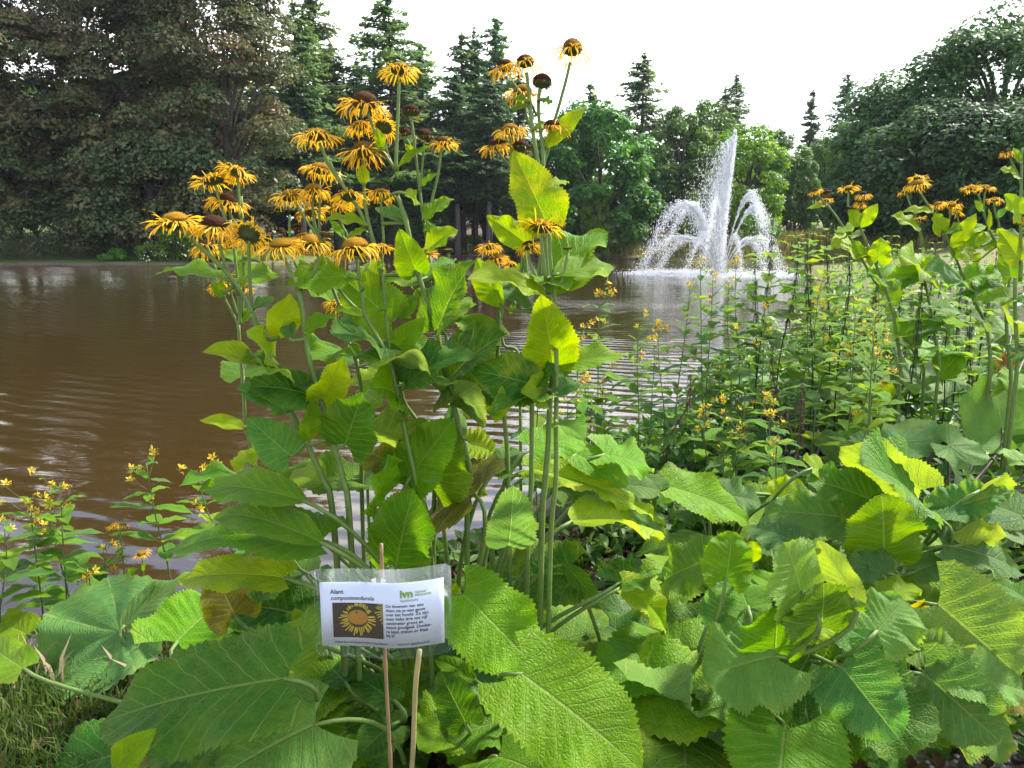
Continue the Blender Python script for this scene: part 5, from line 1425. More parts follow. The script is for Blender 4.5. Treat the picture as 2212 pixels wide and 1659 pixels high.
parse_rosettes('''
Q broadleaf_clump|clump of broad leaves at lower left with one very large dark green leaf spread flat|leafy plant|broad leaf clumps|-.42,1.40
K L 1410 1215 490 1440 440 .70 .60 m d .14 .5 h .05
K L 1420 1170 1520 860 230 .62 .74 R p .12 .3 h .15
K L 870 1040 1120 830 310 .58 .60 m l .16 .5 h .15
K L 560 1660 775 1462 130 .58 .66 c y .2 .4 e .2
K L 1010 1660 700 1500 320 .46 .45 u o .1 .5 h .6
K L 120 1170 -60 1060 190 .52 .48 m y .15 .4 h .4
K L 640 1170 440 1190 110 .42 .36 m w .2 .8 h .9
K L 560 1060 360 1170 130 .42 .40 m w .2 .7 h .8
K L 300 1330 420 1250 150 .22 .22 u w .15 .5 h .8
K L 1380 1240 1330 1400 140 .52 .40 c y .2 .8 h .2
Q broadleaf_clump|pale leaf clump left of the cane with a deep notch at the leaf base|leafy plant|broad leaf clumps|-.22,1.42
K L 1560 1440 1060 1720 470 .62 .58 m p .10 .5 h .08
K M 560 1440 390 1600 200 .52 .50 m d .15 .5 h .05
K M 330 1240 200 1130 180 .56 .52 m d .12 .5 h .05
K M 570 1330 330 1180 160 .56 .56 m d .12 .5 h .05
K M 215 1250 160 1400 120 .50 .42 c r .2 .8 h .9
Q broadleaf_clump|leaf clump at the foot of the flower stalks behind the white card|leafy plant|broad leaf clumps|-.12,1.58
K M 575 660 665 275 335 .78 .98 c s .12 .3 h .05
K M 1130 565 1155 262 250 .82 1.0 x k .12 .35 h .05
K M 965 305 735 430 210 .92 .82 m o .15 .6 h .45
K M 1255 200 1905 520 200 .90 .72 m b .18 .7 c .2
K M 1230 180 1900 470 150 .92 .76 m v .3 .7 c .9
K M 1440 440 1860 560 120 .84 .72 u v .3 .8 e .4
K M 1690 760 1900 1000 120 .72 .56 m y .5 .9 h .7
K M 1670 750 1860 720 170 .72 .68 u d .25 .5 c .3
K M 1400 650 1590 880 95 .72 .62 m s .15 .5 n .1
K M 920 1440 790 1180 215 .55 .66 c d .12 .4 h .05
K M 970 1230 770 1120 110 .60 .60 m g .2 .7 e .1
K M 960 1440 690 1470 170 .52 .50 m d .2 .7 h .05
K M 900 1540 900 1659 170 .50 .46 m g .2 .7 h .3
K M 1090 1600 930 1560 110 .46 .44 u o .15 .7 h .9
K M 130 700 0 560 200 .72 .70 m s .15 .5 h .1
K M 100 980 -40 900 160 .64 .62 m v .2 .5 h .2
K L 1500 340 985 288 150 .95 .92 m g .2 .6 e .1
K L 1585 545 1045 440 150 .90 .86 m g .2 .8 e .1
K L 1590 535 820 615 170 .88 .80 u g .28 .8 h .1
K L 1410 720 880 740 150 .80 .74 m v .25 .7 h .3
K L 1160 905 1060 700 240 .66 .74 m o .12 .3 h .6
K L 1230 780 1450 740 150 .70 .72 m d .2 .5 e .1
K L 1390 600 1400 740 60 .76 .68 c g .3 .5 e .1
K L 1220 160 1210 90 140 .98 1.0 c v .2 .5 h .5
K M 640 230 860 -60 260 .96 1.08 c g .12 .3 h .1
K M 470 370 530 110 130 .90 1.02 r g .2 .3 e .1
K M 560 200 310 230 180 .92 .90 m k .15 .5 h .1
K M 560 170 420 90 170 .96 .98 m o .15 .5 h .4
K M 1060 200 1180 90 130 .94 .96 m d .15 .5 h .1
K M 930 60 1070 110 160 .98 .96 m v .2 .6 c .4
K M 1250 80 1500 30 180 .98 .98 m l .2 .5 h .1
K M 1460 110 1720 270 130 .94 .86 m l .2 .8 h .1
K M 1600 110 1840 190 140 .94 .90 u l .2 .6 h .1
K M 1640 260 1880 290 150 .86 .84 m k .2 .5 h .1
Q broadleaf_clump|pair of large bright leaves stepping down to the right of the white card|leafy plant|broad leaf clumps|.02,1.42
K M 905 800 1330 1250 400 .78 .64 m l .13 .55 h .05
K M 1190 1190 1790 1680 560 .70 .56 m l .12 .5 h .05
K M 1210 1320 1180 1700 200 .58 .44 c s .15 .4 h .15
K M 840 780 880 960 110 .74 .68 c v .2 .5 h .2
K R 20 1330 470 1640 300 .52 .46 b b .1 .4 h .05
K R -20 1180 250 1140 170 .50 .48 m d .15 .5 h .05
K R 0 1640 220 1640 120 .44 .44 u w .15 .5 h .9
Q broadleaf_clump|bright leaf clump with a big cupped leaf and a notched leaf below it|leafy plant|broad leaf clumps|.36,1.50
K R 690 1105 340 1215 520 .66 .62 m p .22 .4 h .05
K R 740 1460 690 1860 540 .56 .50 m g .13 .3 h .05
K R 500 860 345 960 250 .70 .66 m b .25 .5 h .05
K R 560 870 500 730 200 .72 .74 c g .2 .4 h .05
K R 690 1090 700 860 280 .66 .76 c g .15 .3 h .05
K R 915 965 930 745 300 .72 .82 m s .14 .3 h .05
K R 850 860 570 700 110 .76 .78 m l .4 .5 h .05
K R 820 790 735 545 370 .78 .88 m p .12 .35 h .05
K R 1080 830 900 535 120 .78 .88 b v .3 .4 h .1
K R 450 730 480 490 210 .78 .86 c g .15 .3 h .05
K R 560 620 590 540 90 .80 .84 c v .25 .4 h .2
K R 350 640 110 760 190 .70 .60 m s .15 .5 h .15
K R 850 980 1010 960 120 .70 .70 m v .35 .5 h .1
K R 500 1130 250 1150 160 .50 .48 u v .2 .5 h .2
K R 460 1360 300 1200 180 .46 .46 u l .2 .5 h .2
K R 800 1180 700 1200 160 .48 .42 u r .2 .5 h .9
K R 940 1280 960 1380 90 .46 .40 u r .2 .5 h .9
Q broadleaf_clump|leaf clump at right centre with overlapping two lobed leaves facing left|leafy plant|broad leaf clumps|.62,1.66
K R 1190 990 1330 830 330 .72 .76 m p .16 .4 h .05
K R 1030 960 1260 1120 200 .70 .62 l b .22 .6 h .05
K R 1020 1160 1305 1520 330 .64 .56 l b .18 .5 h .05
K R 1120 1160 1360 1210 180 .62 .58 m g .25 .5 h .05
K R 960 1150 1010 1330 90 .62 .56 l p .3 .5 h .05
K R 1420 1190 1800 1530 310 .62 .52 l b .18 .5 h .05
K R 1180 1560 1010 1440 330 .46 .46 m d .16 .5 h .05
K R 1160 1540 1340 1640 260 .46 .43 m d .16 .5 h .05
K R 1400 1430 1680 1520 190 .50 .45 u g .15 .5 h .15
K R 1740 1440 1800 1640 150 .48 .43 m p .2 .6 h .5
K R 1100 1190 1240 1100 160 .56 .56 u g .2 .5 h .15
K R 1280 1120 1340 1210 90 .58 .52 c v .3 .5 h .3
Q broadleaf_clump|pale broad leaf clump at the right edge beside the gravel path|leafy plant|broad leaf clumps|.95,1.78
K R 1490 850 1900 1215 440 .70 .60 l p .16 .6 h .25
K R 1470 870 1400 1010 200 .68 .60 m w .16 .6 h .35
K R 1570 1200 1920 1280 220 .62 .58 m p .3 .5 h .1
K R 1700 1100 1600 1220 130 .64 .58 b v .3 .5 h .2
K R 1400 1080 1600 1090 160 .64 .66 m p .25 .5 h .2
K R 1240 810 1400 770 110 .66 .66 u v .3 .5 h .2
K R 1960 850 1760 740 110 .66 .66 m s .2 .5 e .3
K R 1960 1340 1700 1260 140 .52 .52 m o .2 .5 h .5
K R 1850 1400 1780 1400 90 .46 .46 m v .2 .5 h .4
Q broadleaf_clump|upper right leaf clump with a bright yellow folded leaf on top|leafy plant|broad leaf clumps|.62,2.15
K R 1420 290 1010 75 190 .80 .92 b v .25 .4 h .25
K R 1380 310 1130 165 200 .80 .90 m s .2 .4 h .05
K R 1160 335 840 235 170 .80 .84 m s .2 .5 h .05
K R 1060 430 635 400 210 .76 .74 m p .2 .5 h .1
K R 1060 435 1090 340 120 .76 .80 b v .3 .4 h .2
K R 1230 590 1215 305 320 .72 .86 x g .12 .3 h .1
K R 800 545 560 470 130 .72 .72 m k .15 .5 h .05
K R 700 330 840 270 150 .76 .78 c v .2 .4 h .2
K R 870 180 960 200 80 .86 .84 m v .3 .5 h .2
K R 1250 700 1040 660 160 .68 .70 m k .2 .5 h .1
K R 1280 680 1090 570 160 .68 .72 m p .2 .5 h .5
K R 930 310 1110 330 110 .78 .78 m k .2 .4 h .05
Q broadleaf_clump|leaf clump at the right edge under the butterbur with a crumpled yellow tipped leaf|leafy plant|broad leaf clumps|1.05,2.05
K R 1520 440 1390 370 200 .78 .78 m b .2 .4 h .05
K R 1510 400 1870 290 190 .78 .84 m b .22 .4 c .3
K R 1700 290 1860 320 110 .84 .80 b v .25 .5 h .4
K R 1480 480 1410 430 110 .74 .78 b v .2 .4 h .3
K R 1520 450 1760 400 120 .74 .76 m k .2 .4 h .1
K R 1520 560 1900 690 170 .72 .64 m k .22 .6 h .1
K R 1600 560 1830 520 110 .72 .74 b v .3 .4 h .3
K R 1390 630 1260 660 120 .66 .62 m k .3 .5 h .15
K R 1380 690 1530 640 130 .66 .68 m k .3 .5 h .15
K R 1920 420 1700 350 150 .74 .74 m k .2 .4 h .1
K R 1960 540 1800 430 130 .70 .70 m k .2 .4 h .1
K R 1760 700 1600 700 130 .58 .56 u d .2 .4 h .1
''')
# butterbur: big round grey green leaves on dark stalks
parse_rosettes('''
Q butterbur|butterbur at the left waterline with one large round grey green leaf hanging over the bank|butterbur|butterbur plants|-.85,1.75
K L 590 985 160 1150 560 .50 .42 m k .10 .4 r .05
K L 610 960 900 720 120 .52 .60 m k .12 .4 e .05
K L 140 1000 -40 930 170 .32 .34 m v .15 .5 h .3
Q butterbur|butterbur on the right bank spreading flat grey green leaves below the nettles|butterbur|butterbur plants|1.15,3.0
K F 735 1100 640 1180 560 .66 .62 m k .10 .4 r .05
K F 1010 1110 1060 1170 260 .66 .62 m k .10 .4 r .05
K F 1300 1020 1620 890 300 .68 .72 m k .1 .4 r .15
K F 860 1130 1040 960 240 .66 .70 m k .12 .4 r .05
K F 250 1040 160 1000 170 .58 .58 m s .2 .5 r .3
K F 1100 1200 900 1180 170 .60 .58 b r .2 .6 h .9
K F 420 1020 340 960 170 .62 .64 m k .12 .4 r .05
Q butterbur|butterbur at the right edge with a pale round upright leaf above torn grey green ones|butterbur|butterbur plants|1.45,2.6
K F 1900 1310 1780 960 480 .66 .86 c p .12 .4 r .10
K F 1250 1400 1480 1300 260 .70 .74 m k .10 .4 r .3
K F 1560 1420 1800 1520 480 .70 .66 m k .10 .4 r .2
K F 1400 1370 1200 1350 240 .70 .70 m k .10 .4 r .3
K F 1020 1400 1050 1260 250 .70 .76 c k .12 .4 r .5
K F 900 1420 690 1420 180 .66 .66 m k .12 .4 r .3
K F 2040 1040 1850 980 200 .74 .76 m k .12 .4 r .1
K F 2040 1520 1930 1450 200 .66 .68 m p .12 .4 r .2
K F 1960 930 1850 880 150 .80 .84 c r .25 .9 h 1.0
K F 1950 690 1830 640 180 .92 .94 m k .2 .5 r .3
K F 2010 760 1850 750 180 .86 .86 m k .2 .5 r .2
K F 1150 1520 1350 1440 200 .64 .66 m k .2 .5 r .1
K R 170 270 560 450 150 .84 .74 m l .3 .7 h .05
K R 420 310 620 350 130 .78 .76 m k .2 .5 h .05
''')
# shaded lower leaves filling the clumps near the ground
low = [o for o in COL.objects if o.name.startswith('broadleaf_clump')]
rl = random.Random(77)
for o in low:
    for i in range(4 if 'foot of' in o['label'] or 'lower left' in o['label'] else 9 if 'stepping' in o['label'] or 'bottom edge' in o['label'] else 13):
        a = rl.uniform(0, 6.28); q = rl.uniform(.05, .36)
        b = o.location + Vector((math.cos(a) * q, math.sin(a) * q * .8 + .04, 0)); b.z = gz(b.x, b.y) + (rl.uniform(.05, .17) if i < 12 else rl.uniform(.16, .30))
        tp_ = b + Vector((math.cos(a), math.sin(a) * .8, rl.uniform(-.3, .15))).normalized() * rl.uniform(.15, .25)
        lf = leaf_obj(o, b, tp_, 1e9, rl.choice('uum'), rl.choice('gdsdsbl'), .12, .6, 'broad', rl.choice([.05, .1, .4]), det=.7, wmax=rl.uniform(.8, 1.0))
        dr = (tp_ - b).normalized(); petiole(lf, o, [Vector((o.location.x * .5 + b.x * .5, o.location.y * .5 + b.y * .5, gz(b.x, b.y) - .02)), b - dr * .05 + Vector((0, 0, -.05)), b - dr * .02, b], .0045, .0032)
# ------------------------------------------------------------------ laminated card on a bamboo cane
sg_c = P(825, 1320, 1.05)
sg = thing('plant_sign', (sg_c.x, sg_c.y, gz(sg_c.x, sg_c.y)), 'laminated white information card with Dutch text on a thin bamboo cane', 'sign', None, math.radians(-10))
SGZ = sg_c.z - sg.location.z
SW, SH, PW, PH_ = .202, .134, .183, .098
def bend(x, z, off=0.0):
    return (x, -.012 * (1 - (x / .1) ** 2) - .004 * math.sin(x * 40) + off, SGZ + z + x * math.tan(math.radians(6.2)))
def sheet(w, h, off, name, mat, parent, cx=0.0, cz=0.0, thick=0.0, n=28, rad=0.0):
    mb = MB()
    def ring(o_):
        V = []
        for i in range(n + 1):
            x = -w / 2 + w * i / n
            hh = h / 2
            e = min(x + w / 2, w / 2 - x)
            if rad and e < rad: hh = h / 2 - rad + math.sqrt(max(0, rad * rad - (rad - e) ** 2))
            V += [bend(cx + x, cz - hh, o_), bend(cx + x, cz + hh, o_)]
        return V
    mb.add(ring(off), [[2 * i, 2 * i + 2, 2 * i + 3, 2 * i + 1] for i in range(n)])
    if thick:
        a = mb.n
        mb.add(ring(off + thick), [[2 * i, 2 * i + 1, 2 * i + 3, 2 * i + 2] for i in range(n)])
        for i in range(n):
            mb.f += [[2 * i, a + 2 * i, a + 2 * i + 2, 2 * i + 2], [2 * i + 1, 2 * i + 3, a + 2 * i + 3, a + 2 * i + 1]]; mb.m += [0, 0]
        mb.f += [[0, 1, a + 1, a], [2 * n, a + 2 * n, a + 2 * n + 1, 2 * n + 1]]; mb.m += [0, 0]
    return mb.build(name, mat, parent, smooth=False if thick else True)
t = NT('laminate_film')
lw = t.n('LayerWeight', {'Blend': .25})
tr = t.n('BsdfTransparent', {'Color': (.93, .95, .95, 1)}).outputs[0]
gl = t.n('BsdfGlossy', {'Color': (1, 1, 1, 1), 'Roughness': .12}).outputs[0]
df = t.n('BsdfDiffuse', {'Color': (.75, .8, .82, 1)}).outputs[0]
a_ = t.mixs(.012, tr, df)
M_FILM = t.out(t.mixs(t.math('MULTIPLY_ADD', lw.outputs['Fresnel'], .35, .0, clamp=True), a_, gl))
paper_m = plain('printed_paper', (.60, .63, .72), .6, .02, 40)
sheet(SW, SH, -.0006, 'film', M_FILM, sg, 0, .001, .0024, rad=.006)
paper = sheet(PW, PH_, .0004, 'paper', paper_m, sg, 0, -.001, .0005)
def flat_mat(name, col, r=.6):
    return plain(name, col, r, .04, 60)
ink = flat_mat('black_ink', (.012, .012, .014)); green_ink = flat_mat('olive_green_ink', (.22, .36, .02)); teal_ink = flat_mat('grey_green_ink', (.10, .24, .09))
def pcoord(fx, fy):
    return (-PW / 2 + fx * PW, -.001 + PH_ / 2 - fy * PH_)
def lettering(text, fx, fy, width, mat, bold=0.0, shear=0.0, size=None):
    cu = bpy.data.curves.new('lettering', 'FONT'); cu.body = text; cu.size = 1.0; cu.shear = shear; cu.offset = bold
    cu.resolution_u = 3
    o = bpy.data.objects.new('lettering_source', cu); COL.objects.link(o)
    bpy.context.view_layer.update()
    me = bpy.data.meshes.new_from_object(o.evaluated_get(bpy.context.evaluated_depsgraph_get()))
    bpy.data.objects.remove(o); bpy.data.curves.remove(cu)
    co = np.empty(len(me.vertices) * 3, np.float32); me.vertices.foreach_get('co', co); co = co.reshape(-1, 3)
    k = size if size else width * PW / (co[:, 0].max() - min(0, co[:, 0].min()))
    x0, z0 = pcoord(fx, fy)
    out = np.array([bend(x0 + x * k, z0 + y * k, -.00012) for x, y, _ in co], np.float32)
    me.vertices.foreach_set('co', out.ravel()); me.update(); me.name = 'lettering'
    new_obj('lettering', me, mat, paper)
    return k
lettering('Alant', .089, .178, .113, ink, .018)
lettering('composietenfamile', .089, .275, .372, ink, .012, .25)
lettering('ivn', .675, .222, .100, green_ink, .045)
lettering('natuur', .790, .168, .089, green_ink, .012)
lettering('educatie', .790, .216, .122, green_ink, .012)
lettering('Apeldoorn', .676, .288, .135, teal_ink)
k0 = None
for fy, tx in zip((.375, .441, .505, .571, .637, .701, .768, .828), ('De bloemen van een', 'Alant zie je niet gauw', 'over het hoofd. Ze zijn', 'maar liefst drie tot vijf', 'centimeter groot en', 'intens goudgeel. Donke-', 're bijen steken er fraai', 'bij af.')):
    k0 = lettering(tx, .556, fy, .298, ink, .010, 0, k0)
lettering('Wilde flora en biodiversiteit in Apeldoorn', .110, .957, .455, ink, .004)
lettering('www.ivn-apeldoorn.nl', .646, .957, .243, ink, .004)
# printed picture: brown ground, yellow rays, orange disc and a dark bee
def flat_poly(name, polys, mat, parent, off):
    mb = MB()
    for p in polys:
        mb.add([bend(*pcoord(x, y), off) for x, y in p], [list(range(len(p)))[::-1]])
    return mb.build(name, mat, parent, smooth=False)
mb = MB()
for i in range(12):
    xa, xb = .102 + .431 * i / 12, .102 + .431 * (i + 1) / 12
    mb.add([bend(*pcoord(xa, .865), -.0001), bend(*pcoord(xb, .865), -.0001), bend(*pcoord(xb, .318), -.0001), bend(*pcoord(xa, .318), -.0001)], [[0, 1, 2, 3]])
pict = mb.build('printed_picture', flat_mat('brown_print', (.055, .036, .020)), paper)
rp = random.Random(3)
rays = []
def ray(cx, cy, a, r0, r1, w):
    ex = .50
    ca, sa = math.cos(a), math.sin(a); j = rp.uniform(-.12, .12)
    pts = []
    for s_, f in ((1, 0), (1, .5), (1, .93), (0, 1.0), (-1, .93), (-1, .5), (-1, 0)):
        rr = r0 + (r1 - r0) * f; aa = a + j * f * f
        pts.append((cx + math.cos(aa) * rr * .56 - sa * w * s_ * .56, cy + math.sin(aa) * rr + ca * w * s_))
    pts = [(min(.531, max(.104, x)), min(.862, max(.322, y))) for x, y in pts]
    rays.append(pts)
for i in range(44):
    a = 2 * math.pi * i / 44 + rp.uniform(-.06, .06)
    up = math.sin(a) < -.2
    ray(.315, .545 if not up else .53, a, .16, rp.uniform(.24, .30) if not up else rp.uniform(.19, .25), .0075)
for i in range(9):
    ray(.60, .44, math.pi * (.72 + .07 * i), .12, rp.uniform(.2, .27), .007)
flat_poly('printed_rays', rays, flat_mat('yellow_print', (.52, .40, .03)), paper, -.00016)
flat_poly('printed_disc', [[(.315 + .088 * math.cos(2 * math.pi * i / 28), .545 + .115 * math.sin(2 * math.pi * i / 28)) for i in range(28)]], flat_mat('orange_print', (.36, .18, .02)), paper, -.00022)
flat_poly('printed_bee', [[(.322 + .030 * math.cos(2 * math.pi * i / 18) * (1 + .15 * math.sin(3 * i)), .488 + .048 * math.sin(2 * math.pi * i / 18)) for i in range(18)]], ink, paper, -.00028)
# bamboo cane with nodes, threaded behind the card
cane_m = plain('bamboo', (.20, .125, .062), .55, .3, 25, .3)
mb = MB()
ztop = SGZ + .098
pts = []; rad = []
for i in range(41):
    f = i / 40; z = -.15 + (ztop + .15) * f
    nodal = min(abs(z - q) for q in (.09, .26, SGZ - .09, SGZ + .062))
    pts.append((.001 + .0025 * math.sin(z * 9), .0085 + .0008 * math.sin(z * 14), z)); rad.append(.0026 + (.0007 if nodal < .008 else 0))
mb.tube(pts, rad, 10)
mb.build('cane', cane_m, sg)
# glare at the punched slot of the film, painted as small white plates
mb = MB()
for sx_ in (-1, 1):
    V = [bend(.0015 + sx_ * (.0035 + .009 * math.cos(a) ** 2 * 1), .0535 + .0042 * math.sin(a) - .001, -.0018) for a in np.linspace(-math.pi / 2, math.pi / 2, 9)]
    mb.add(V, [list(range(9)) if sx_ > 0 else list(range(9))[::-1]])
mb.build('slot_glare', plain('painted_glare', (.80, .82, .85), .35, .02, 20), sg)

# ------------------------------------------------------------------ small bank plants
def small_leaf(seed, kind, w, fold, curl, teeth):
    V, F, U = leaf_grid(1.0, w, kind, fold, curl, .05, seed, 10, 2, teeth, .15)
    me = mesh('leaf', V, F, U); me.materials.append(M_BIG); return me
NET_L = [small_leaf(s, 'heart', .62, .15, c, .12) for s, c in ((1, .9), (2, .5), (3, 1.3))]
LOO_L = [small_leaf(s, 'egg', .46, .15, c, .02) for s, c in ((4, .9), (5, .5), (6, 1.3), (7, .2))]
def catkin(seed):
    r = np.random.default_rng(seed); mb = MB()
    for i in range(7):
        a = r.uniform(0, 6.28); p = np.array([math.cos(a) * .05, math.sin(a) * .05, 0.]); d = np.array([math.cos(a), math.sin(a), .2])
        L = r.uniform(.5, 1.0)
        for j in range(9):
            d = d * .62 + np.array([0, 0, -1.0]) * .38; p = p + d * L * .11
            V, F = drops(np.array([p + r.normal(size=3) * .012]), .035 * r.uniform(.6, 1.3), 1.1)
            mb.add(V, F.tolist())
    return mb.mesh('seed_string')
CAT = [catkin(s) for s in (1, 2, 3)]
M_CAT = plain('nettle_seeds', (.055, .095, .028), .8, .4, 30)
M_CATB = plain('dry_brown_seeds', (.085, .05, .032), .8, .4, 30)
for m_ in CAT: m_.materials.append(M_CAT)
def blossom(seed):
    r = np.random.default_rng(seed); mb = MB()
    for i in range(5):
        q = 2 * math.pi * i / 5 + r.uniform(-.15, .15); c_, s_ = math.cos(q), math.sin(q)
        pts = [(.08, 0, 0), (.5, -.27, .30), (1.0, -.12, .55), (1.0, .12, .55), (.5, .27, .30)]
        mb.add([(x * c_ - y * s_, x * s_ + y * c_, z) for x, y, z in pts], [[0, 1, 4], [1, 2, 3, 4]])
    mb.tube([(0, 0, -.9), (0, 0, .02), (0, 0, .35)], [.05, .14, .04], 5, mi=1)
    for i in range(4):
        q = r.uniform(0, 6.28); p = np.array([math.cos(q) * .9, math.sin(q) * .9, r.uniform(-1.2, -.2)])
        mb.tube([(0, 0, -.9), p * .8, p, p * 1.1 + np.array([0, 0, .35])], [.03, .06, .16, .02], 5, mi=1 if i % 2 else 0)
    me = mb.mesh('blossom'); return me
t = NT('yellow_blossom')
M_YEL = t.out(t.mixs(.35, t.prin((.62, .40, .010), .5, None, .3), t.n('BsdfTranslucent', {'Color': (.8, .55, .02, 1)}).outputs[0]))
BLO = [blossom(s) for s in (1, 2, 3)]
for m_ in BLO: m_.materials.append(M_YEL); m_.materials.append(plain('blossom_bud', (.11, .13, .03), .7, .3, 30))
M_NSTEM = plain('dark_nettle_stem', (.022, .018, .014), .7, .3, 40)
M_LSTEM = plain('thin_green_stem', (.075, .12, .035), .6, .3, 40)
def put(me, name, parent, loc, q, s, color=None, lab=None):
    o = bpy.data.objects.new(name, me); COL.objects.link(o); o.parent = parent; o.location = loc
    o.rotation_mode = 'QUATERNION'; o.rotation_quaternion = q
    o.scale = (s, s, s) if not hasattr(s, '__len__') else s
    if color: o.color = color
    return o
def leaf_q(dir_, up=(0, 0, 1)):
    Y = Vector(dir_).normalized(); N = Vector(up); N = (N - Y * N.dot(Y)).normalized(); X = Y.cross(N)
    return Matrix((X, Y, N)).transposed().to_quaternion()
NG, LG = 'nettles in the thicket on the right bank', 'yellow loosestrife along the water'
def nettle(top, seed, lab, grp=NG, dead=False, cat='nettle'):
    r = random.Random(seed)
    top = Vector(top); fx, fy = top.x + r.uniform(-.06, .06), top.y + r.uniform(-.05, .05)
    ft = Vector((fx, fy, gz(fx, fy))); H = top.z - ft.z
    root = thing('nettle' if not dead else 'dead_stalk', ft, lab, cat, grp)
    q = smooth_path([(0, 0, -.02), Vector((r.uniform(-.02, .02), 0, H * .4)), (top - ft) * .75 + Vector((r.uniform(-.015, .015), 0, 0)), top - ft], 4)
    MB().tube(q, [.0042 - .0026 * i / (len(q) - 1) for i in range(len(q))], 5).build('stem', M_CATB if dead else M_NSTEM, root)
    n = max(6, int(H / .075)); a = r.uniform(0, 3.1)
    for i in range(n):
        f = .22 + .77 * i / (n - 1)
        p = q[min(len(q) - 1, int(f * (len(q) - 1)))].lerp(q[min(len(q) - 1, int(f * (len(q) - 1)) + 1)], (f * (len(q) - 1)) % 1)
        a += 1.57 + r.uniform(-.2, .2)
        L = (.115 if f < .7 else .115 - .08 * (f - .7) / .3) * r.uniform(.8, 1.2)
        if not dead:
            for s_ in (0, math.pi):
                if f < .4 and r.random() < .4: continue
                d = Vector((math.cos(a + s_), math.sin(a + s_), r.uniform(-.35, .25)))
                c = TINT[r.choice('gglsvl')]
                put(r.choice(NET_L), 'leaf', root, p + d * .016, leaf_q(d), L, (*c, .15))
        if f > .42 or dead:
            for s_ in ((0, math.pi) if f > .5 else (0,)):
                o = put(r.choice(CAT), 'seed_string', root, p, Matrix.Rotation(a + s_ + .8, 3, 'Z').to_quaternion(), r.uniform(.045, .075) * (1 if f < .9 else .6))
                o['kind'] = 'stuff'
                if dead: o.material_slots[0].link = 'OBJECT'; o.material_slots[0].material = M_CATB
    return root
def loosestrife(top, seed, lab, grp=LG, flowers=9, leafy=1.0, lean=0.0, size=1.0):
    r = random.Random(seed)
    top = Vector(top); fx, fy = top.x - lean + r.uniform(-.04, .04), top.y + r.uniform(-.05, .05)
    ft = Vector((fx, fy, gz(fx, fy))); H = top.z - ft.z
    root = thing('loosestrife', ft, lab, 'wildflower', grp)
    q = smooth_path([(0, 0, -.02), Vector((r.uniform(-.02, .02), 0, H * .4)), (top - ft) * .75, top - ft], 4)
    mb = MB(); mb.tube(q, [.0032 - .0018 * i / (len(q) - 1) for i in range(len(q))], 5)
    n = max(5, int(H / .062)); a = r.uniform(0, 3.1)
    spots = []
    for i in range(n):
        f = .15 + .83 * i / (n - 1)
        x = f * (len(q) - 1); k = min(len(q) - 2, int(x)); p = q[k].lerp(q[k + 1], x - k)
        a += 1.4 + r.uniform(-.2, .2)
        L = (.105 if f < .6 else .105 - .07 * (f - .6) / .4) * r.uniform(.8, 1.25) * size
        for j in range(r.choice((2, 2, 3))):
            if r.random() > leafy: continue
            b = a + j * 6.283 / 2.5
            d = Vector((math.cos(b), math.sin(b), r.uniform(-.3, .35)))
            put(r.choice(LOO_L), 'leaf', root, p + d * .006, leaf_q(d), L, (*TINT[r.choice('gglsvb')], .12))
        if f > .62:
            b = r.uniform(0, 6.28); e = p + Vector((math.cos(b), math.sin(b), 1.1)) * r.uniform(.02, .06) * size
            mb.tube([p, p.lerp(e, .6) + Vector((0, 0, -.004)), e], [.0014, .0011, .0008], 4); spots.append(e)
            if r.random() < .5: put(r.choice(LOO_L), 'leaf', root, p.lerp(e, .7), leaf_q(Vector((math.cos(b + .8), math.sin(b + .8), .2))), .03 * size, (*TINT['l'], .1))
    spots += [q[-1]] * 2
    mb.build('stem', M_LSTEM, root)
    for i in range(flowers):
        e = r.choice(spots) + Vector((r.uniform(-.014, .014), r.uniform(-.014, .014), r.uniform(-.02, .018))) * size
        d = Vector((r.uniform(-1, 1), r.uniform(-1, .3), r.uniform(.1, 1)))
        put(r.choice(BLO), 'blossom', root, e, d.to_track_quat('Z', 'Y'), r.uniform(.009, .0125) * size)
    return root
def at(reg, x, y, d): return P(*uv(reg, x, y), d)
for i, (rg, x, y, d, lab) in enumerate([
    ('F', 405, -70, 3.6, 'tall solitary nettle hung with seed strings in front of the right water arc'),
    ('F', 285, 200, 3.7, 'shorter nettle left of the tall solitary one, tip bent over'),
    ('F', 575, 50, 3.7, 'nettle left in the dense group of nettles with paired leaves all the way up'),
    ('F', 628, 20, 3.5, 'tallest nettle of the dense group with a black lower stem'),
    ('F', 672, -30, 3.9, 'nettle crossing behind the tallest of the dense group'),
    ('F', 752, 0, 3.7, 'nettle right in the dense group, drooping strings near its tip'),
    ('F', 905, 60, 3.4, 'nettle with long dark stem and no leaves near the cupped yellow leaf'),
    ('F', 1385, 350, 3.1, 'nettle with straight black stem beside the stalk without flowers')]):
    nettle(at(rg, x, y, d), 100 + i, lab)
for i, (rg, x, y, d) in enumerate([('F', 850, 330, 4.2), ('F', 1120, 120, 4.4), ('F', 1260, 130, 4.5), ('F', 1510, 340, 4.0), ('F', 1640, 380, 4.0), ('F', 1320, 420, 4.2), ('F', 690, 480, 4.2),
                                   ('F', 1180, 40, 4.8), ('F', 1470, 90, 4.8), ('F', 1080, 380, 4.6), ('F', 1760, 240, 4.4), ('F', 980, 520, 3.9), ('F', 1850, 300, 4.6), ('C', 2060, 1420, 5.2), ('C', 1640, 1440, 5.2), ('C', 1420, 1400, 5.5), ('C', 1900, 1450, 5.0), ('F', 1700, 520, 3.4), ('F', 1560, 560, 3.5), ('F', 740, 560, 3.8)]):
    nettle(at(rg, x, y, d), 200 + i, 'green nettle among others in the thicket under the right yellow flowers', 'nettles crowded in the thicket')
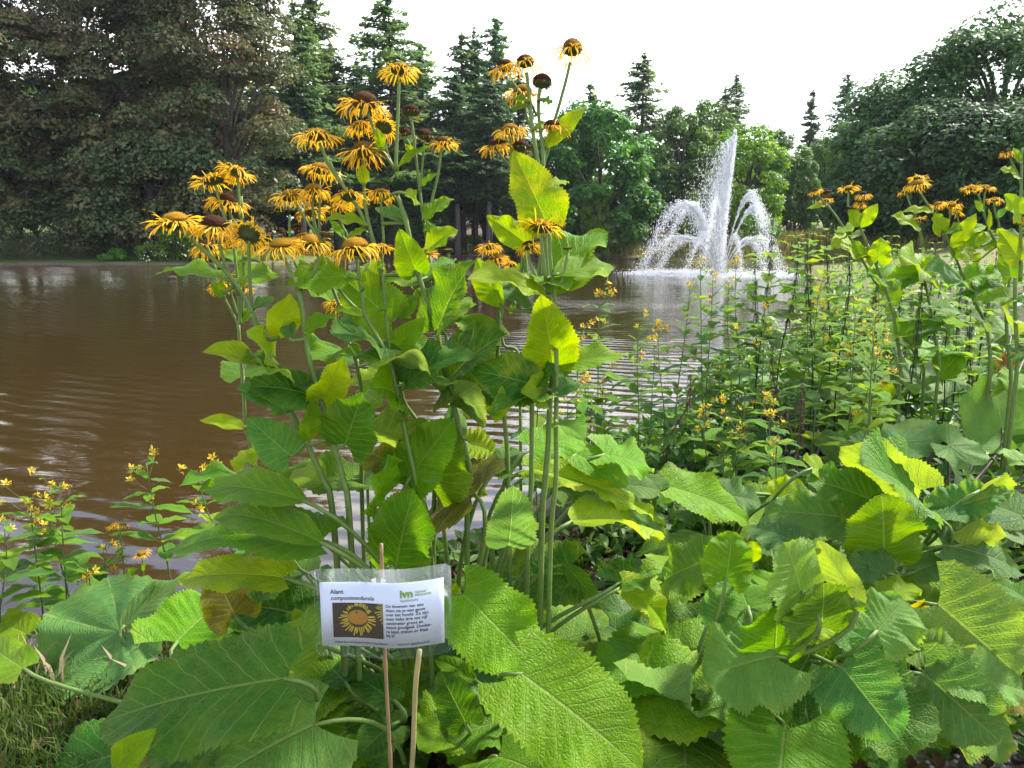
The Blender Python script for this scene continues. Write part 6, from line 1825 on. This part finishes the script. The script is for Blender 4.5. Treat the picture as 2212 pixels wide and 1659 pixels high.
for i, (rg, x, y, d, lab) in enumerate([('F', 600, 1010, 2.5, 'brown withered stalk with three rusty seed whorls in front of the butterbur'), ('E', 1045, 1160, 2.7, 'dark dry seed stalk at the water beside the loosestrife'), ('F', 400, 760, 3.2, 'thin brown withered stalk between nettles and water'), ('E', 1690, 950, 3.0, 'drooping brown dry stalk at the left end of the thicket')]):
    nettle(at(rg, x, y, d), 300 + i, lab, 'withered stalks at the water', True, 'dead stalk')
LL = [('E', 1100, 420, 2.9, 14, 'loosestrife with the tallest dense yellow flower spike over open water right of the clump'),
      ('E', 1350, 640, 3.0, 9, 'loosestrife with a loose yellow spray next to the widest flower tuft'),
      ('E', 1480, 630, 3.2, 16, 'loosestrife with the widest flat tuft of yellow flowers over the rippled water'),
      ('E', 965, 670, 2.6, 8, 'loosestrife half hidden by the drooping pointed leaf of the clump'),
      ('E', 1755, 260, 3.3, 5, 'loosestrife stem arching left with buds below the fountain splash'),
      ('E', 1690, 360, 3.4, 4, 'budding loosestrife tip left of the arching one'),
      ('E', 1840, 300, 3.5, 6, 'loosestrife standing straight just under the fountain jet'),
      ('E', 1940, 350, 3.3, 5, 'loosestrife right of the fountain jet with narrow hanging leaves'),
      ('F', 165, 200, 3.6, 5, 'slim loosestrife tip seen against the fountain foot'),
      ('F', 350, 515, 3.2, 10, 'loosestrife with a bright tuft below the tall solitary nettle'),
      ('F', 705, 390, 3.3, 10, 'loosestrife blooming in the middle of the dense nettle group'),
      ('F', 1085, 820, 2.6, 11, 'loosestrife blooming right above the butterbur leaves'),
      ('F', 1060, 1010, 2.5, 6, 'low loosestrife with two blossoms on the butterbur leaf'),
      ('F', 385, 1110, 2.4, 10, 'low loosestrife blooming left of the brown withered stalk'),
      ('F', 440, 1290, 2.2, 7, 'lowest loosestrife blossom tuft at the foot of the bank'),
      ('E', 1000, 960, 2.7, 12, 'loosestrife with trailing blossoms close to the main clump stems'),
      ('E', 1120, 990, 2.9, 8, 'loosestrife low over the bright ripples'),
      ('E', 1780, 1190, 2.5, 12, 'leafy loosestrife with a yellow tuft at the left end of the thicket'),
      ('E', 890, 1120, 2.5, 8, 'loosestrife blossoms peeping out beside the crumpled leaf'),
      ('E', 690, 850, 2.6, 8, 'loosestrife seen between the stems of the main clump'),
      ('L', 720, 150, 2.3, 9, 'loosestrife leaning left with a single tuft, tallest at the left waterline'),
      ('L', 975, 205, 2.2, 12, 'loosestrife with a dense spike touching the clump leaves at the left waterline'),
      ('L', 300, 275, 2.25, 5, 'slender green tipped loosestrife at the left waterline'),
      ('L', 150, 340, 2.2, 9, 'loosestrife with open blossoms left of the green tipped one'),
      ('L', 240, 340, 2.3, 14, 'loosestrife with a broad crowded tuft behind the green tipped one'),
      ('L', 20, 450, 2.1, 5, 'loosestrife cut by the left edge of the picture'),
      ('L', 510, 575, 2.2, 4, 'small loosestrife with a few buds near the small flat yellow heads'),
      ('L', 440, 695, 2.05, 5, 'smallest loosestrife with two blossoms over the round grey leaf')]
for i, (rg, x, y, d, nf, lab) in enumerate(LL):
    left = rg == 'L'
    loosestrife(at(rg, x, y, d), 400 + i, lab, LG if not left else 'yellow loosestrife at the left waterline', nf, 1.0, -.08 if i in (4, 20, 21) else 0, 1.15 if left else 1.0)
for i in range(80):
    r = random.Random(900 + i)
    u = r.uniform(1270, 1900); v = 700 + r.uniform(-40, 320) - max(0, (u - 1560)) * .12
    d = r.uniform(2.3, 3.8)
    p = P(u, v, d)
    if (u > 1640 and v > 760) or (u < 1500 and v < 930 and i % 5) or (u < 1720 and v < 775): continue
    if pond_dist(np.array([p.x]), np.array([p.y]))[0] < .06 or p.z - gz(p.x, p.y) < .25 or p.z > 1.25: continue
    loosestrife(p, 950 + i, 'leafy loosestrife with few blossoms in the thicket by the water', 'loosestrife crowded in the thicket', r.choice((2, 4, 6)))

# ------------------------------------------------------------------ ground cover, litter, grass, path
M_UNDER = foliage_mat('undergrowth_leaves', [(.032, .08, .013), (.064, .144, .02), (.112, .21, .028)], .38, .5, .3, 3.0)
def leafcards(C, N, size, rng, asp):
    n = len(C)
    N = N / np.linalg.norm(N, axis=1, keepdims=True)
    T = np.cross(N, rng.normal(size=(n, 3))); T /= np.linalg.norm(T, axis=1, keepdims=True); B = np.cross(N, T)
    s = (size * (1 + .3 * rng.normal(size=(n, 1)))).clip(size * .4, size * 2); w = s * asp * .5
    V = np.stack((C - T * s * .5, C - T * s * .22 + B * w + N * w * .3, C + T * s * .12 + B * w * .8 + N * w * .2, C + T * s * .5 - N * s * .12, C + T * s * .12 - B * w * .8 + N * w * .2, C - T * s * .22 - B * w + N * w * .3, C - T * s * .05 - N * s * .02), 1).reshape(-1, 3)
    i = np.arange(n, dtype=np.int32)[:, None, None] * 7
    F = (i + np.array([[0, 6, 1], [1, 6, 2], [2, 6, 3], [3, 6, 4], [4, 6, 5], [5, 6, 0]], np.int32)[None]).reshape(-1, 3)
    return V, F[:, ::-1]
def cover(n, box, hmax, size, name, label, mat, seed, keep=None, cat='undergrowth', asp=.5, power=1.0):
    rng = np.random.default_rng(seed)
    x = rng.uniform(box[0], box[1], n); y = rng.uniform(box[2], box[3], n)
    d = pond_dist(x, y); ok = d > .02
    if keep is not None: ok &= keep(x, y)
    x, y, d = x[ok], y[ok], d[ok]
    lump = .55 + .45 * np.sin(x * 5.1 + 1.3 * np.sin(y * 3)) * np.cos(y * 4.3 + x)
    z = ground_z(x, y) + rng.uniform(.01, 1, len(x)) ** power * hmax * np.clip(lump, .25, 1) * (np.where((y < 3.35) & (x > 1.0), .5, 1) * np.where((x < 1.3) & (y > 3.2), .25, 1) if name == 'undergrowth' else 1)
    N = rng.normal(size=(len(x), 3)) * .55 + np.array([0, -.15, .9])
    V, F = leafcards(np.stack((x, y, z), -1), N, size, rng, asp)
    tag(new_obj(name, mesh(name, V, F), mat), label, cat, None, 'stuff')
rng0 = np.random.default_rng(55)
cover(20000, (.25, 4.6, 2.3, 6.0), .50, .060, 'undergrowth', 'dense small leaved undergrowth filling the right bank between taller plants', M_UNDER, 1, lambda x, y: (y > 3.35) | (x < 1.0) | (rng0.uniform(size=len(x)) < .25))
cover(5200, (-.9, 1.8, 1.35, 2.6), .14, .05, 'ground_ivy', 'low creeping leaves on the shaded soil under the broad leaf clumps', M_UNDER, 2, lambda x, y: (x > -.5) | (y > 1.9))
cover(8000, (1.5, 12, 4.5, 26), .9, .10, 'bank_vegetation', 'rank green plants along the bank further right', M_UNDER, 3)
cover(6000, (1.5, 6, 1.78, 4.6), .30, .07, 'low_plants', 'low green plants covering the bank beside the path', M_UNDER, 11)
cover(1500, (-2.4, -.7, 1.7, 2.6), .16, .045, 'waterside_plants', 'small green plants at the left waterline', M_UNDER, 4, lambda x, y: y > 1.95)
M_LITTER = foliage_mat('dead_leaves', [(.030, .017, .009), (.075, .040, .020), (.15, .095, .05)], .1, .8, .15, 4.0)
cover(3000, (-1.0, 1.7, 1.15, 2.6), .03, .05, 'leaf_litter', 'dead brown leaves lying on the dark soil', M_LITTER, 5, cat='leaf litter', asp=.6)
def blades(n, box, h, name, label, mat, seed, keep=None):
    def fx(m, r):
        return np.stack((r.uniform(box[0], box[1], m), r.uniform(box[2], box[3], m)), -1)
    grass_mass(n, fx, h, name, label, mat, seed)
blades(34000, (-1.9, -.42, 1.1, 2.45), .048, 'lawn', 'short green grass at the bottom left corner by the water', M_GRASS, 6)
blades(900, (-1.5, -.5, 1.6, 2.45), .10, 'straw', 'pale dry grass stems lying in the short grass', foliage_mat('straw_stems', [(.20, .17, .10), (.35, .29, .18)], .2, .7, .2), 8)
t = NT('gravel')
tc_ = t.n('TexCoord').outputs['Object']
vo = t.n('TexVoronoi', {'Vector': tc_, 'Scale': 70.0})
c = t.mix(t.noise(tc_, 60, 3), (.10, .085, .075), (.26, .23, .21)); c = t.mix(t.rng(t.noise(tc_, 9, 3), .45, .6), c, (.05, .04, .03))
M_GRAV = t.out(t.prin(c, .9, t.bump(vo.outputs['Distance'], .8, .012), .2))
px, py = np.linspace(.70, 2.6, 30), np.linspace(.5, 1.72, 24)
PX, PY = np.meshgrid(px, py); PXs = PX + .06 * np.sin(PY * 9) * (PX < .9)
PZ = ground_z(PXs, PY) + .008
idx = np.arange(720).reshape(24, 30)
new_obj('path', mesh('path', np.stack((PXs, PY, PZ), -1), np.stack((idx[:-1, :-1], idx[:-1, 1:], idx[1:, 1:], idx[1:, :-1]), -1).reshape(-1, 4)), M_GRAV)['kind'] = 'structure'
rng = np.random.default_rng(9)
n = 900
x = rng.uniform(.72, 1.4, n); y = rng.uniform(1.0, 1.75, n)
V, F = drops(np.stack((x, y, ground_z(x, y) + .009), -1), .006 * rng.uniform(.4, 1.5, n), .6)
tag(new_obj('gravel', mesh('gravel', V, F), foliage_mat('pebbles', [(.07, .06, .055), (.20, .18, .16), (.38, .35, .32)], .0, .8, .2)), 'grey pebbles scattered on the path at the bottom right corner', 'gravel', None, 'stuff')

# a dry straw coloured stalk beside the cane
q = [P(*uv('M', x, y), d) for x, y, d in ((692, 1075, 1.16), (672, 1250, 1.16), (664, 1450, 1.17), (655, 1640, 1.18))]
q.append(Vector((q[-1].x - .02, q[-1].y + .03, gz(q[-1].x, q[-1].y) - .02)))
o = MB().tube(smooth_path([p - q[-1] for p in q], 4), .0042, 6).build('dry_stalk', plain('straw_stalk', (.30, .24, .10), .7, .3, 20, .3), None)
o.location = q[-1]; tag(o, 'dry straw coloured stalk standing just right of the bamboo cane', 'dry stalk')
# a duck far out on the pond
dk = P(372, 602, 29.5); dk.z = 0
mb = MB()
mb.tube([(-.17, 0, .10), (-.13, 0, .07), (-.05, 0, .045), (.06, 0, .045), (.13, 0, .06), (.16, 0, .075)], [.012, .045, .078, .080, .055, .02], 10)
mb.tube([(.11, 0, .08), (.145, 0, .13), (.155, 0, .175), (.165, 0, .20), (.17, 0, .225)], [.035, .027, .028, .034, .016], 8)
mb.tube([(.185, 0, .195), (.225, 0, .188)], [.016, .008], 6)
o = mb.build('duck', plain('brown_feathers', (.06, .045, .03), .8, .5, 30), None); o.location = dk; o.rotation_euler.z = .4
tag(o, 'small brown duck swimming on the brown pond left of the flowers', 'duck')
# air between the camera and the far trees
hb = MB().box((0, 170, 14.5), (530, 480, 33))
t = NT('haze_air')
pv = t.n('VolumePrincipled', {'Color': (.80, .88, 1.0, 1), 'Density': .00016, 'Anisotropy': .2})
om = t.n('OutputMaterial'); t.t.links.new(pv.outputs[0], om.inputs['Volume'])
hz_o = hb.build('haze', t.m); hz_o['kind'] = 'stuff'; hz_o['label'] = 'thin pale haze over the pond and the far trees'
